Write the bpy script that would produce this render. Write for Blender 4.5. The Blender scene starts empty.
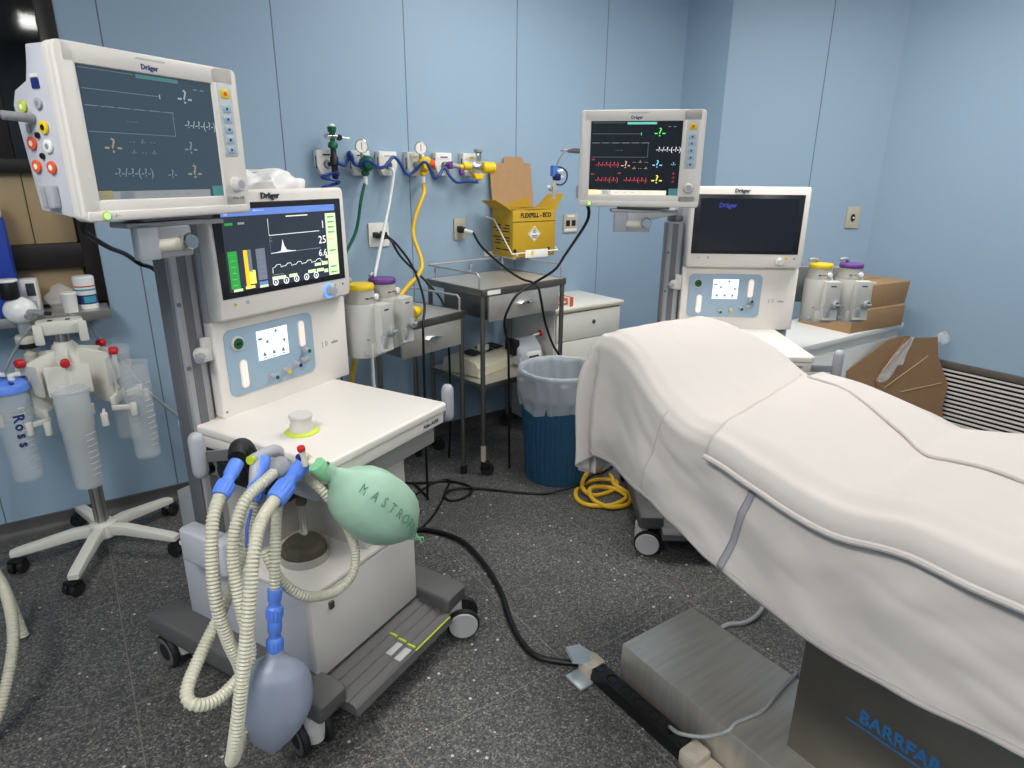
import bpy, bmesh, math, random
from mathutils import Vector, Matrix, noise
random.seed(7)
PI = math.pi
R = math.radians
SC = bpy.context.scene
COL = SC.collection

# ------------------------------------------------------------------ materials
def lin(c):
    if isinstance(c, str):
        c = tuple(int(c[i:i + 2], 16) / 255 for i in (0, 2, 4))
    return tuple(x / 12.92 if x <= .04045 else ((x + .055) / 1.055) ** 2.4 for x in c)

M = {}

def mat(name, col, rough=.5, metal=0., spec=.5, trans=0., alpha=1., emit=None, es=1., sss=0., noise_amt=0., nscale=40., bump=0., bscale=200., ior=1.45, aniso=None):
    m = bpy.data.materials.new(name)
    m.use_nodes = True
    nt = m.node_tree
    b = nt.nodes['Principled BSDF']
    c = lin(col)
    b.inputs['Base Color'].default_value = (*c, 1)
    b.inputs['Roughness'].default_value = rough
    b.inputs['Metallic'].default_value = metal
    b.inputs['Specular IOR Level'].default_value = spec
    b.inputs['Transmission Weight'].default_value = trans
    b.inputs['Alpha'].default_value = alpha
    b.inputs['IOR'].default_value = ior
    if sss:
        b.inputs['Subsurface Weight'].default_value = sss
        b.inputs['Subsurface Scale'].default_value = .006; b.inputs['Subsurface Radius'].default_value = (1, 1, 1)
    if emit:
        b.inputs['Emission Color'].default_value = (*lin(emit), 1)
        b.inputs['Emission Strength'].default_value = es
    if noise_amt or bump:
        tc = nt.nodes.new('ShaderNodeTexCoord')
        mp = nt.nodes.new('ShaderNodeMapping')
        nt.links.new(tc.outputs['Object'], mp.inputs[0])
        if aniso:
            mp.inputs['Scale'].default_value = aniso
        if noise_amt:
            n = nt.nodes.new('ShaderNodeTexNoise')
            n.inputs['Scale'].default_value = nscale
            n.inputs['Detail'].default_value = 5
            nt.links.new(mp.outputs[0], n.inputs['Vector'])
            mx = nt.nodes.new('ShaderNodeMix')
            mx.data_type = 'RGBA'
            nt.links.new(n.outputs['Fac'], mx.inputs[0])
            mx.inputs[6].default_value = (*[x * (1 - noise_amt) for x in c], 1)
            mx.inputs[7].default_value = (*[min(1, x * (1 + noise_amt)) for x in c], 1)
            nt.links.new(mx.outputs[2], b.inputs['Base Color'])
        if bump:
            n2 = nt.nodes.new('ShaderNodeTexNoise')
            n2.inputs['Scale'].default_value = bscale
            n2.inputs['Detail'].default_value = 3
            nt.links.new(mp.outputs[0], n2.inputs['Vector'])
            bp = nt.nodes.new('ShaderNodeBump')
            bp.inputs['Strength'].default_value = bump
            bp.inputs['Distance'].default_value = .002
            nt.links.new(n2.outputs['Fac'], bp.inputs['Height'])
            nt.links.new(bp.outputs[0], b.inputs['Normal'])
    M[name] = m
    return m

mat('machine_white', 'E0DAD3', .38)
mat('machine_white2', 'CDC9C4', .42)
mat('side_grey', 'A9ABB2', .45)
mat('side_lilac', 'C3C4CC', .42)
mat('mid_grey', '8E9094', .45)
mat('drawer_grey', '93928F', .5)
mat('base_dark', '5C5B5A', .55, bump=.15, bscale=500)
mat('rubber', '1B1B1D', .6)
mat('black', '0D0D0F', .45)
mat('black_gloss', '0E0E12', .15)
mat('bezel_black', '24252A', .25)
mat('disc_grey', 'B9B9B8', .5)
mat('bone', 'DAD4C4', .45)
mat('stand_white', 'DEDCD2', .42)
mat('alu', 'A4A5A8', .4, metal=.35)
mat('alu_dark', '6C6D71', .45, metal=.3)
mat('steel', 'B8B6B1', .35, metal=.85, noise_amt=.12, nscale=6)
mat('steel_brushed', 'D8D3CA', .42, metal=.8, noise_amt=.22, nscale=5, bump=.08, bscale=60, aniso=(1, 14, 1))
mat('steel_dark', '8A867F', .42, metal=1., noise_amt=.2, nscale=6)
mat('chrome', 'D6D6D6', .12, metal=1.)
mat('blue_panel', '9DB4C6', .4)
mat('key_blue', '9FB6C8', .45)
mat('key_strip', 'BFC4C4', .45)
mat('yellow', 'E7C51A', .4)
mat('yellow_hose', 'E3B52A', .45)
mat('purple', '6A3A86', .4)
mat('green_dark', '145A3C', .4)
mat('green_lime', 'B9CB3C', .45)
mat('blue_conn', '5F8AE8', .4, sss=.1)
mat('blue_hose', '1F3F86', .35)
mat('orange', 'E2592B', .4)
mat('red', 'C8242A', .4)
mat('white_port', 'EDEDE6', .4)
mat('white_gloss', 'F1F1EE', .25)
mat('logo_blue', '1D2B6B', .4)
mat('ink_dark', '3A3B40', .5)
mat('ink_grey', '8A8C90', .5)
mat('vap_body', 'C9C8C2', .4)
mat('vap_neck', 'A7A49B', .45)
mat('gasket', '2A2A2A', .5)
mat('hose_clear', 'D2CFBC', .4, trans=.2, sss=.3)
mat('tube_clear', 'C9CFD0', .3, trans=.5)
mat('tube_white', 'D9DADA', .4)
mat('bag_green', 'ABD0B8', .42, trans=.15, sss=.2)
mat('bag_green2', '86C896', .42, sss=.2)
mat('bag_blue', 'AFB8CC', .35, trans=.35, sss=.2)
mat('pencil', '63907A', .6)
mat('clear_plastic', 'F4F8FA', .06, trans=1., ior=1.12)
mat('clear_thin', 'EFF4F6', .12, alpha=.16, spec=.8)
mat('clear_frost', 'E4E9EA', .3, alpha=.34, spec=.6)
mat('canister_smoke', 'B5A78A', .1, alpha=.12, spec=.8)
mat('liner', 'E3E8EB', .25, alpha=.42, spec=.8, bump=.6, bscale=25)
mat('wrap', 'F3F5F6', .15, alpha=.26, spec=.9, bump=.8, bscale=30)
mat('paper_wrap', 'ECE9E6', .4, bump=.5, bscale=40)
mat('bin_blue', '244E6C', .42)
mat('cardboard', 'A78560', .8, noise_amt=.1, nscale=30)
mat('cardboard_dark', '8A6C4E', .8, noise_amt=.12, nscale=25)
mat('cardboard_cut', 'C3A27E', .8)
mat('sharps_yellow', 'B8941E', .6, noise_amt=.06, nscale=20)
mat('sharps_yellow2', 'A98718', .6, noise_amt=.06, nscale=20)
mat('label_white', 'E8E6E0', .5)
mat('cabinet_white', 'DAD8CF', .45)
mat('cabinet_edge', 'B7AA92', .5)
mat('cabinet2_white', 'DFDFDC', .4)
mat('plate_white', 'E5E3DC', .4)
mat('plate_beige', 'B5AE9E', .45)
mat('socket_dark', '17171A', .4)
mat('device_beige', 'C9C5AC', .45)
mat('device_grey', 'B4B8BF', .45)
mat('frame_brown', '1F1917', .4)
mat('cup_beige', 'A48F6C', .5, noise_amt=.06, nscale=10)
mat('blue_bag', '1F3FA0', .5)
mat('teal', '3E9BB0', .5)
mat('orange_box', 'D9622E', .5)
mat('strip_black', '121214', .35)
mat('tape', 'B9C4C8', .3, metal=.35)
mat('tape_dirty', 'BBAFA0', .55, noise_amt=.25, nscale=40)
mat('ribbon', '9C9BA0', .6)
mat('logo_barr', '2A6296', .4)
mat('cable_grey', '9EA0A0', .45)
mat('lamp_housing', 'E6E8E6', .4)
mat('lamp_glow', 'FFFFFF', .5, emit='FFFAF2', es=7.)
mat('white_paint', 'C9D2D6', .7)
mat('ceiling_paint', 'E2E4E2', .8)
mat('grille_bar', 'D9D4CF', .4)
mat('grille_dark', '231B18', .8)
mat('grille_cap', '6A645E', .5, metal=.3)
mat('lock_metal', '77736B', .35, metal=.9)
mat('sock_ring', 'C9D94E', .5)
mat('gauge_face', 'F3F1EA', .35)
# things that glow
mat('scr_grey', '2E3A44', .18, emit='41505C', es=.55)
mat('scr_black', '15181C', .15, emit='16191D', es=.5)
mat('scr_vent', '22272E', .2, emit='3A424E', es=.6)
mat('scr_off', '14151B', .16, emit='191B24', es=.5)
mat('scr_lcd', 'C9D8EC', .2, emit='DCE7F5', es=.95)
def glow(n, c, e=1.):
    mat(n, c, .4, emit=c, es=e)
glow('g_white', 'D8DCE0'); glow('g_grey', '8E979C', .6); glow('g_dim', '66727A', .7); glow('g_red', 'C9404A'); glow('g_green', '5BD36A')
glow('g_tan', 'C7A98C', .9); glow('g_cyan', '78BCD6'); glow('g_yellow', 'E8DC62'); glow('g_teal', '5FB7A4', .9); glow('g_amber', 'E9B820')
glow('g_cream', 'DCD5C4', .8); glow('g_blue', '5E7CC0', .8); glow('g_btn', 'C6D8AE', .85); glow('g_bar_green', '2E9440', .8); glow('g_bar_grey', '6B7280', .7)
glow('g_purple', '3A3E94', .9); glow('g_lamp', 'F6C9BE', .85); glow('g_ring', '4F86FF', 2.2); glow('g_led', '9EDB8A', 1.); glow('g_dimteal', '3D6A6C', .7)
glow('g_dimtan', '7F7766', .7); glow('g_dimyellow', '9B8B45', .7); glow('g_dimcream', '7C8081', .6)

# ------------------------------------------------------------------ mesh helper
def rrect(w, h, r, n=5, cx=0., cy=0.):
    r = min(r, w / 2 - 1e-5, h / 2 - 1e-5)
    out = []
    for (sx, sy, a0) in ((1, 1, 0), (-1, 1, 90), (-1, -1, 180), (1, -1, 270)):
        for k in range(n + 1):
            a = R(a0 + 90 * k / n)
            out.append((cx + sx * (w / 2 - r) + r * math.cos(a), cy + sy * (h / 2 - r) + r * math.sin(a)))
    return out

def smooth_path(pts, step=.01):
    P = [Vector(p) for p in pts]
    if len(P) < 3:
        d = (P[1] - P[0]).length
        n = max(1, int(d / step))
        return [P[0].lerp(P[1], i / n) for i in range(n + 1)]
    out = []
    Q = [P[0] * 2 - P[1]] + P + [P[-1] * 2 - P[-2]]
    for i in range(1, len(Q) - 2):
        p0, p1, p2, p3 = Q[i - 1:i + 3]
        n = max(2, int((p2 - p1).length / step))
        for k in range(n):
            t = k / n
            out.append(.5 * ((2 * p1) + (p2 - p0) * t + (2 * p0 - 5 * p1 + 4 * p2 - p3) * t * t + (3 * p1 - p0 - 3 * p2 + p3) * t ** 3))
    out.append(P[-1])
    return out

def resample(P, step):
    acc = [0.]
    for a, b in zip(P, P[1:]):
        acc.append(acc[-1] + (b - a).length)
    n = max(2, int(acc[-1] / step))
    out = []; j = 0
    for i in range(n + 1):
        s = acc[-1] * i / n
        while j < len(P) - 2 and acc[j + 1] < s:
            j += 1
        L = acc[j + 1] - acc[j]
        out.append(P[j].lerp(P[j + 1], 0 if L < 1e-9 else (s - acc[j]) / L))
    return out

class MB:
    def __init__(s, T=None):
        s.bm = bmesh.new(); s.mats = []; s.T = T

    def _add(s, tb, m, T=None, flat=False):
        if m not in s.mats:
            s.mats.append(m)
        mi = s.mats.index(m)
        for f in tb.faces:
            f.material_index = mi; f.smooth = not flat
        if T is not None:
            tb.transform(T)
        if s.T is not None:
            tb.transform(s.T)
        me = bpy.data.meshes.new('tmp'); tb.to_mesh(me); tb.free()
        s.bm.from_mesh(me); bpy.data.meshes.remove(me)
        return s

    def box(s, a, b, m, bev=0., seg=2, T=None):
        tb = bmesh.new()
        bmesh.ops.create_cube(tb, size=1)
        c = [(a[i] + b[i]) / 2 for i in range(3)]; d = [abs(b[i] - a[i]) for i in range(3)]
        bmesh.ops.scale(tb, vec=d, verts=tb.verts); bmesh.ops.translate(tb, vec=c, verts=tb.verts)
        if bev:
            bmesh.ops.bevel(tb, geom=list(tb.edges), offset=min(bev, min(d) * .49), segments=seg, affect='EDGES', profile=.5)
        return s._add(tb, m, T)

    def prism(s, poly, d0, d1, m, axis='y', bev=0., seg=2, T=None, caps=True):
        tb = bmesh.new()
        def mp(p, d):
            return (p[0], d, p[1]) if axis == 'y' else ((p[0], p[1], d) if axis == 'z' else (d, p[0], p[1]))
        v0 = [tb.verts.new(mp(p, d0)) for p in poly]; v1 = [tb.verts.new(mp(p, d1)) for p in poly]
        n = len(poly)
        cf = []
        if caps:
            cf = [tb.faces.new(v0), tb.faces.new(v1)]
        for i in range(n):
            tb.faces.new((v0[i], v0[(i + 1) % n], v1[(i + 1) % n], v1[i]))
        bmesh.ops.recalc_face_normals(tb, faces=tb.faces)
        if bev and caps:
            es = list({e for f in cf for e in f.edges})
            bmesh.ops.bevel(tb, geom=es, offset=bev, segments=seg, affect='EDGES', profile=.5)
        return s._add(tb, m, T)

    def lathe(s, prof, m, T=None, n=32):
        tb = bmesh.new()
        rings = []
        for (r, z) in prof:
            if r < 1e-6:
                rings.append([tb.verts.new((0, 0, z))])
            else:
                rings.append([tb.verts.new((r * math.cos(2 * PI * k / n), r * math.sin(2 * PI * k / n), z)) for k in range(n)])
        for A, B in zip(rings, rings[1:]):
            for k in range(n):
                k2 = (k + 1) % n
                if len(A) == 1 and len(B) == 1: continue
                if len(A) == 1: tb.faces.new((A[0], B[k], B[k2]))
                elif len(B) == 1: tb.faces.new((A[k], A[k2], B[0]))
                else: tb.faces.new((A[k], A[k2], B[k2], B[k]))
        bmesh.ops.recalc_face_normals(tb, faces=tb.faces)
        return s._add(tb, m, T)

    def cyl(s, p0, p1, r0, m, r1=None, n=24, bev=0.):
        r1 = r0 if r1 is None else r1
        p0 = Vector(p0); p1 = Vector(p1); L = (p1 - p0).length
        T = Matrix.Translation(p0) @ (p1 - p0).to_track_quat('Z', 'Y').to_matrix().to_4x4()
        if bev:
            pr = [(0, 0), (r0 - bev, 0), (r0 - bev * .3, bev * .3), (r0, bev), (r1, L - bev), (r1 - bev * .3, L - bev * .3), (r1 - bev, L), (0, L)]
        else:
            pr = [(0, 0), (r0, 0), (r1, L), (0, L)]
        return s.lathe(pr, m, T, n)

    def sph(s, c, r, m, sc=(1, 1, 1), n=20):
        pr = [(r * math.sin(PI * k / 12), -r * math.cos(PI * k / 12)) for k in range(13)]
        pr[0] = (0, -r); pr[-1] = (0, r)
        return s.lathe(pr, m, Matrix.Translation(c) @ Matrix.Diagonal((*sc, 1)), n)

    def tube(s, pts, r, m, n=8, step=.012, smooth=True, closed=False, rf=None, caps=True):
        P = [Vector(p) for p in pts]
        if closed: P = P + [P[0]]
        if smooth: P = resample(smooth_path(P, step / 2), step)
        N = len(P)
        tb = bmesh.new(); rings = []; nx = None
        acc = 0
        for i, p in enumerate(P):
            t = (P[min(i + 1, N - 1)] - P[max(i - 1, 0)])
            if t.length < 1e-9: t = Vector((0, 0, 1))
            t.normalize()
            if nx is None:
                nx = t.orthogonal().normalized()
            else:
                nx = (nx - t * nx.dot(t))
                nx = nx.normalized() if nx.length > 1e-6 else t.orthogonal().normalized()
            by = t.cross(nx)
            if i: acc += (P[i] - P[i - 1]).length
            rr = rf(acc, i) if rf else r
            rings.append([tb.verts.new(p + rr * (nx * math.cos(2 * PI * k / n) + by * math.sin(2 * PI * k / n))) for k in range(n)])
        for A, B in zip(rings, rings[1:]):
            for k in range(n):
                tb.faces.new((A[k], A[(k + 1) % n], B[(k + 1) % n], B[k]))
        if caps and not closed:
            tb.faces.new(rings[0]); tb.faces.new(rings[-1])
        bmesh.ops.recalc_face_normals(tb, faces=tb.faces)
        return s._add(tb, m)

    def grid(s, f, nu, nv, m, T=None):
        tb = bmesh.new()
        V = [[tb.verts.new(f(i / nu, j / nv)) for j in range(nv + 1)] for i in range(nu + 1)]
        for i in range(nu):
            for j in range(nv):
                tb.faces.new((V[i][j], V[i + 1][j], V[i + 1][j + 1], V[i][j + 1]))
        return s._add(tb, m, T)

    def text(s, t, size, loc, m, ext=.0004, rot=None, align='CENTER', sx=1., bold=0., shear=0.):
        cu = bpy.data.curves.new('t', 'FONT'); cu.body = t; cu.size = size; cu.extrude = ext
        cu.align_x = align; cu.align_y = 'CENTER'; cu.resolution_u = 2; cu.offset = bold; cu.shear = shear
        o = bpy.data.objects.new('t', cu); COL.objects.link(o)
        dg = bpy.context.evaluated_depsgraph_get(); dg.update()
        me = bpy.data.meshes.new_from_object(o.evaluated_get(dg))
        tb = bmesh.new(); tb.from_mesh(me)
        bpy.data.objects.remove(o); bpy.data.curves.remove(cu); bpy.data.meshes.remove(me)
        T = Matrix.Translation(loc) @ (rot if rot is not None else Matrix.Rotation(PI / 2, 4, 'X')) @ Matrix.Diagonal((sx, 1, 1, 1))
        return s._add(tb, m, T, flat=True)

    def build(s, name, parent=None, sharp=38, solid=0., label=None, recentre=True):
        me = bpy.data.meshes.new(name)
        s.bm.normal_update()
        s.bm.to_mesh(me); s.bm.free()
        for m in s.mats: me.materials.append(M[m])
        if sharp: me.set_sharp_from_angle(angle=R(sharp))
        o = bpy.data.objects.new(name, me); COL.objects.link(o)
        if parent is not None:
            o.parent = parent
        elif recentre and len(me.vertices):
            xs = [v.co for v in me.vertices]
            c = Vector(((min(v.x for v in xs) + max(v.x for v in xs)) / 2, (min(v.y for v in xs) + max(v.y for v in xs)) / 2, min(v.z for v in xs)))
            me.transform(Matrix.Translation(-c)); o.location = c
        if solid:
            md = o.modifiers.new('solid', 'SOLIDIFY'); md.thickness = solid; md.offset = 0
        if label: o['label'] = label
        return o

def thing(name, label, cat, loc=(0, 0, 0), rz=0., group=None):
    o = bpy.data.objects.new(name, None); COL.objects.link(o)
    o.empty_display_size = .1
    o.location = loc; o.rotation_euler = (0, 0, rz)
    o['label'] = label; o['category'] = cat
    if group: o['group'] = group
    return o

def tag(o, label, cat, group=None):
    o['label'] = label; o['category'] = cat
    if group: o['group'] = group
    return o

def struct(o):
    o['kind'] = 'structure'
    return o

def TR(loc, rz=0., rx=0., ry=0.):
    return Matrix.Translation(loc) @ Matrix.Rotation(rz, 4, 'Z') @ Matrix.Rotation(rx, 4, 'X') @ Matrix.Rotation(ry, 4, 'Y')

# ------------------------------------------------------------------ camera (worked out from the room's own lines)
cam = bpy.data.cameras.new('camera'); co = bpy.data.objects.new('camera', cam); COL.objects.link(co)
f_ = 645.
dn = Vector((-16, 1962, f_)).normalized(); Zc = -dn
Xc = Vector((988, -203, f_)); Xc = (Xc - Zc * Xc.dot(Zc)).normalized(); Yc = Zc.cross(Xc)
rows = (Xc, Yc, Zc)
right = Vector([r[0] for r in rows]); up = -Vector([r[1] for r in rows]); back = -Vector([r[2] for r in rows])
mw = Matrix.Identity(4)
for i in range(3):
    mw[i][0] = right[i]; mw[i][1] = up[i]; mw[i][2] = back[i]
mw[2][3] = 1.55
co.matrix_world = mw
cam.sensor_width = 36; cam.lens = f_ / 1024 * 36; cam.clip_start = .02
SC.camera = co
SC.view_settings.view_transform = 'Standard'; SC.view_settings.look = 'None'
SC.view_settings.exposure = 0.; SC.view_settings.gamma = 1.; SC.view_settings.use_curve_mapping = False

# ------------------------------------------------------------------ room materials
def wall_mat(name, seams, direction=(1, 0, 0), col='96ADC1'):
    m = mat(name, col, .5, spec=.35)
    nt = m.node_tree; b = nt.nodes['Principled BSDF']; N = nt.nodes.new; L = nt.links.new
    g = N('ShaderNodeNewGeometry')
    d = N('ShaderNodeVectorMath'); d.operation = 'DOT_PRODUCT'; d.inputs[1].default_value = direction
    L(g.outputs['Position'], d.inputs[0])
    n1 = N('ShaderNodeTexNoise'); n1.inputs['Scale'].default_value = 160; n1.inputs['Detail'].default_value = 2
    n2 = N('ShaderNodeTexNoise'); n2.inputs['Scale'].default_value = 1.3; n2.inputs['Detail'].default_value = 3
    L(g.outputs['Position'], n1.inputs['Vector']); L(g.outputs['Position'], n2.inputs['Vector'])
    c = lin(col)
    mx = N('ShaderNodeMix'); mx.data_type = 'RGBA'
    mx.inputs[6].default_value = (*[x * .95 for x in c], 1); mx.inputs[7].default_value = (*[x * 1.05 for x in c], 1)
    av = N('ShaderNodeMath'); av.operation = 'MULTIPLY_ADD'; av.inputs[1].default_value = .6
    sc = N('ShaderNodeMath'); sc.operation = 'MULTIPLY'; sc.inputs[1].default_value = .4
    L(n2.outputs['Fac'], sc.inputs[0]); L(n1.outputs['Fac'], av.inputs[0]); L(sc.outputs[0], av.inputs[2]); L(av.outputs[0], mx.inputs[0])
    last = None
    for s in seams:
        k = N('ShaderNodeMath'); k.operation = 'COMPARE'; k.inputs[1].default_value = s; k.inputs[2].default_value = .0028
        L(d.outputs['Value'], k.inputs[0])
        if last is None: last = k
        else:
            q = N('ShaderNodeMath'); q.operation = 'MAXIMUM'; L(last.outputs[0], q.inputs[0]); L(k.outputs[0], q.inputs[1]); last = q
    out = mx.outputs[2]
    if last is not None:
        m2 = N('ShaderNodeMix'); m2.data_type = 'RGBA'; L(last.outputs[0], m2.inputs[0]); L(out, m2.inputs[6])
        m2.inputs[7].default_value = (*[x * .38 for x in c], 1)
        out = m2.outputs[2]
    L(out, b.inputs['Base Color'])
    bp = N('ShaderNodeBump'); bp.inputs['Strength'].default_value = .12; bp.inputs['Distance'].default_value = .001
    L(n1.outputs['Fac'], bp.inputs['Height']); L(bp.outputs[0], b.inputs['Normal'])

wall_mat('wall_back_mat', [-1.77, -1.09, -.41, .27, .945, 1.595, 2.285, 2.955])
wall_mat('wall_side_mat', [-2.2, -1.5, -.8, -.1, .6], (0, 1, 0))
k_ = .70711
wall_mat('wall_angled_mat', [(4.065 - 2.525) * k_], (k_, -k_, 0))

def floor_mat():
    m = mat('terrazzo', '5A5A5A', .42, spec=.4)
    nt = m.node_tree; b = nt.nodes['Principled BSDF']; N = nt.nodes.new; L = nt.links.new
    g = N('ShaderNodeNewGeometry')
    v = N('ShaderNodeTexVoronoi'); v.inputs['Scale'].default_value = 190
    L(g.outputs['Position'], v.inputs['Vector'])
    r = N('ShaderNodeValToRGB'); e = r.color_ramp.elements
    e[0].position = 0; e[0].color = (*lin('373736'), 1); e[1].position = 1; e[1].color = (*lin('8F8D88'), 1)
    for p, c in ((.3, '484847'), (.6, '5C5B59'), (.88, '6E6D69')):
        q = e.new(p); q.color = (*lin(c), 1)
    sep = N('ShaderNodeSeparateColor'); L(v.outputs['Color'], sep.inputs[0]); L(sep.outputs[0], r.inputs[0])
    # pale chips
    v2 = N('ShaderNodeTexVoronoi'); v2.inputs['Scale'].default_value = 34
    L(g.outputs['Position'], v2.inputs['Vector'])
    s2 = N('ShaderNodeSeparateColor'); L(v2.outputs['Color'], s2.inputs[0])
    c1 = N('ShaderNodeMath'); c1.operation = 'GREATER_THAN'; c1.inputs[1].default_value = .86; L(s2.outputs[1], c1.inputs[0])
    c2 = N('ShaderNodeMath'); c2.operation = 'LESS_THAN'; c2.inputs[1].default_value = .17; L(v2.outputs['Distance'], c2.inputs[0])
    c3 = N('ShaderNodeMath'); c3.operation = 'MULTIPLY'; L(c1.outputs[0], c3.inputs[0]); L(c2.outputs[0], c3.inputs[1])
    m1 = N('ShaderNodeMix'); m1.data_type = 'RGBA'; L(c3.outputs[0], m1.inputs[0]); L(r.outputs[0], m1.inputs[6]); m1.inputs[7].default_value = (*lin('C9C9C4'), 1)
    # wear
    n = N('ShaderNodeTexNoise'); n.inputs['Scale'].default_value = 2.2; n.inputs['Detail'].default_value = 4; L(g.outputs['Position'], n.inputs['Vector'])
    mr = N('ShaderNodeMapRange'); mr.inputs[1].default_value = .3; mr.inputs[2].default_value = .7; mr.inputs[3].default_value = .86; mr.inputs[4].default_value = 1.14
    L(n.outputs['Fac'], mr.inputs[0])
    mm = N('ShaderNodeMix'); mm.data_type = 'RGBA'; mm.blend_type = 'MULTIPLY'; mm.inputs[0].default_value = 1
    L(m1.outputs[2], mm.inputs[6])
    cc = N('ShaderNodeCombineColor'); [L(mr.outputs[0], cc.inputs[i]) for i in range(3)]; L(cc.outputs[0], mm.inputs[7])
    # seams of the 60 cm slabs
    sx = N('ShaderNodeSeparateXYZ'); L(g.outputs['Position'], sx.inputs[0])
    ks = []
    for ax, off in ((0, 1.145), (1, 1.33)):
        a = N('ShaderNodeMath'); a.operation = 'SUBTRACT'; a.inputs[1].default_value = off - .3; L(sx.outputs[ax], a.inputs[0])
        d = N('ShaderNodeMath'); d.operation = 'DIVIDE'; d.inputs[1].default_value = .6; L(a.outputs[0], d.inputs[0])
        fr = N('ShaderNodeMath'); fr.operation = 'FRACT'; L(d.outputs[0], fr.inputs[0])
        cm = N('ShaderNodeMath'); cm.operation = 'COMPARE'; cm.inputs[1].default_value = .5; cm.inputs[2].default_value = .0032; L(fr.outputs[0], cm.inputs[0]); ks.append(cm)
    mxs = N('ShaderNodeMath'); mxs.operation = 'MAXIMUM'; L(ks[0].outputs[0], mxs.inputs[0]); L(ks[1].outputs[0], mxs.inputs[1])
    ms = N('ShaderNodeMath'); ms.operation = 'MULTIPLY'; ms.inputs[1].default_value = .6; L(mxs.outputs[0], ms.inputs[0])
    m3 = N('ShaderNodeMix'); m3.data_type = 'RGBA'; L(ms.outputs[0], m3.inputs[0]); L(mm.outputs[2], m3.inputs[6]); m3.inputs[7].default_value = (*lin('878580'), 1)
    L(m3.outputs[2], b.inputs['Base Color'])
floor_mat()
mat('skirting', '4B4A4A', .5, noise_amt=.35, nscale=160)

# ------------------------------------------------------------------ room shell
YW = 3.30; XR = 4.36; ZC = 2.9; XL = -2.4; YF = -3.0
a = MB(); a.box((XL - .1, YF - .1, -.1), (XR + .1, YW + 1.6, 0), 'terrazzo'); struct(a.build('floor'))
a = MB(); a.box((XL - .1, YF - .1, ZC), (XR + .1, YW + 1.6, ZC + .1), 'ceiling_paint'); struct(a.build('ceiling'))
WX0, WX1, WZ0, WZ1 = -1.7, .125, .96, 2.36
a = MB()
a.box((XL - .1, YW, 0), (WX0, YW + .12, ZC), 'wall_back_mat'); a.box((WX1, YW, 0), (3.75, YW + .12, ZC), 'wall_back_mat')
a.box((WX0, YW, 0), (WX1, YW + .12, WZ0), 'wall_back_mat'); a.box((WX0, YW, WZ1), (WX1, YW + .12, ZC), 'wall_back_mat')
struct(a.build('wall_back'))
a = MB(); a.prism([(3.65, YW), (3.65, 2.94), (3.75, 2.98), (3.75, YW)], 0, ZC, 'wall_side_mat', axis='z'); struct(a.build('wall_step'))
a = MB(); a.prism([(3.65, 2.94), (XR, 2.23), (XR + .1, 2.30), (3.72, 3.02)], 0, ZC, 'wall_angled_mat', axis='z'); struct(a.build('wall_angled'))
a = MB(); a.box((XR, YF, 0), (XR + .1, 2.27, ZC), 'wall_side_mat'); struct(a.build('wall_right'))
a = MB(); a.box((XL - .1, YF, 0), (XL, YW + .1, ZC), 'wall_side_mat'); struct(a.build('wall_left'))
a = MB(); a.box((XL - .1, YF - .1, 0), (XR + .1, YF, ZC), 'wall_back_mat'); struct(a.build('wall_front'))
a = MB()   # coved terrazzo skirting
prof = [(0, 0), (-.035, 0), (-.016, .012), (-.008, .03), (-.006, .068), (0, .072)]
a.prism([(YW + p, q) for p, q in prof], XL, 3.65, 'skirting', axis='x'); struct(a.build('baseboard_back'))
a = MB(); a.box((3.642, 2.94, 0), (3.65, YW, .07), 'skirting'); struct(a.build('baseboard_step'))
a = MB(); a.prism([(3.645, 2.935), (4.355, 2.225), (XR, 2.23), (3.65, 2.94)], 0, .07, 'skirting', axis='z'); struct(a.build('baseboard_angled'))
# room seen beyond the glass
a = MB()
a.box((XL, YW + 1.5, 0), (1.4, YW + 1.58, ZC), 'cup_beige'); a.box((1.3, YW + .12, 0), (1.4, YW + 1.5, ZC), 'cup_beige')
struct(a.build('wall_beyond'))
# window: dark frame, lower beige panels, glass above
w = thing('window_1', '', '', (0, 0, 0)); del w['label']; del w['category']; struct(w)
a = MB(); f = 'frame_brown'
a.box((WX1 - .062, YW - .012, WZ0), (WX1, YW + .1, WZ1), f, .004); a.box((WX0, YW - .012, WZ0), (WX0 + .08, YW + .1, WZ1), f, .004)
a.box((WX0, YW - .012, WZ1 - .08), (WX1, YW + .1, WZ1), f, .004); a.box((WX0, YW - .012, WZ0), (WX1, YW + .1, WZ0 + .05), f, .004)
a.box((WX0, YW - .01, 1.53), (WX1 - .05, YW + .09, 1.585), f, .004); a.box((WX0, YW - .01, 1.155), (WX1 - .05, YW + .09, 1.255), f, .004)
a.box((-.145, YW - .006, 1.58), (-.095, YW + .09, WZ1), f, .003)
a.build('frame', w)
a = MB(); a.box((WX0 + .05, YW + .03, 1.25), (WX1 - .07, YW + .05, 1.535), 'cup_beige', .002); a.box((-.0915, YW + .028, 1.255), (-.0885, YW + .03, 1.53), 'frame_brown')
a.build('panel', w)
a = MB(); a.box((WX0 + .05, YW + .03, 1.0), (WX1 - .07, YW + .05, 1.16), 'cup_beige', .002); a.build('panel', w)
mat('glass_dark', '8A8F92', .04, trans=1., ior=1.45)
a = MB(); a.box((WX0 + .05, YW + .045, 1.58), (WX1 - .05, YW + .051, WZ1 - .07), 'glass_dark'); a.build('pane', w)

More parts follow.
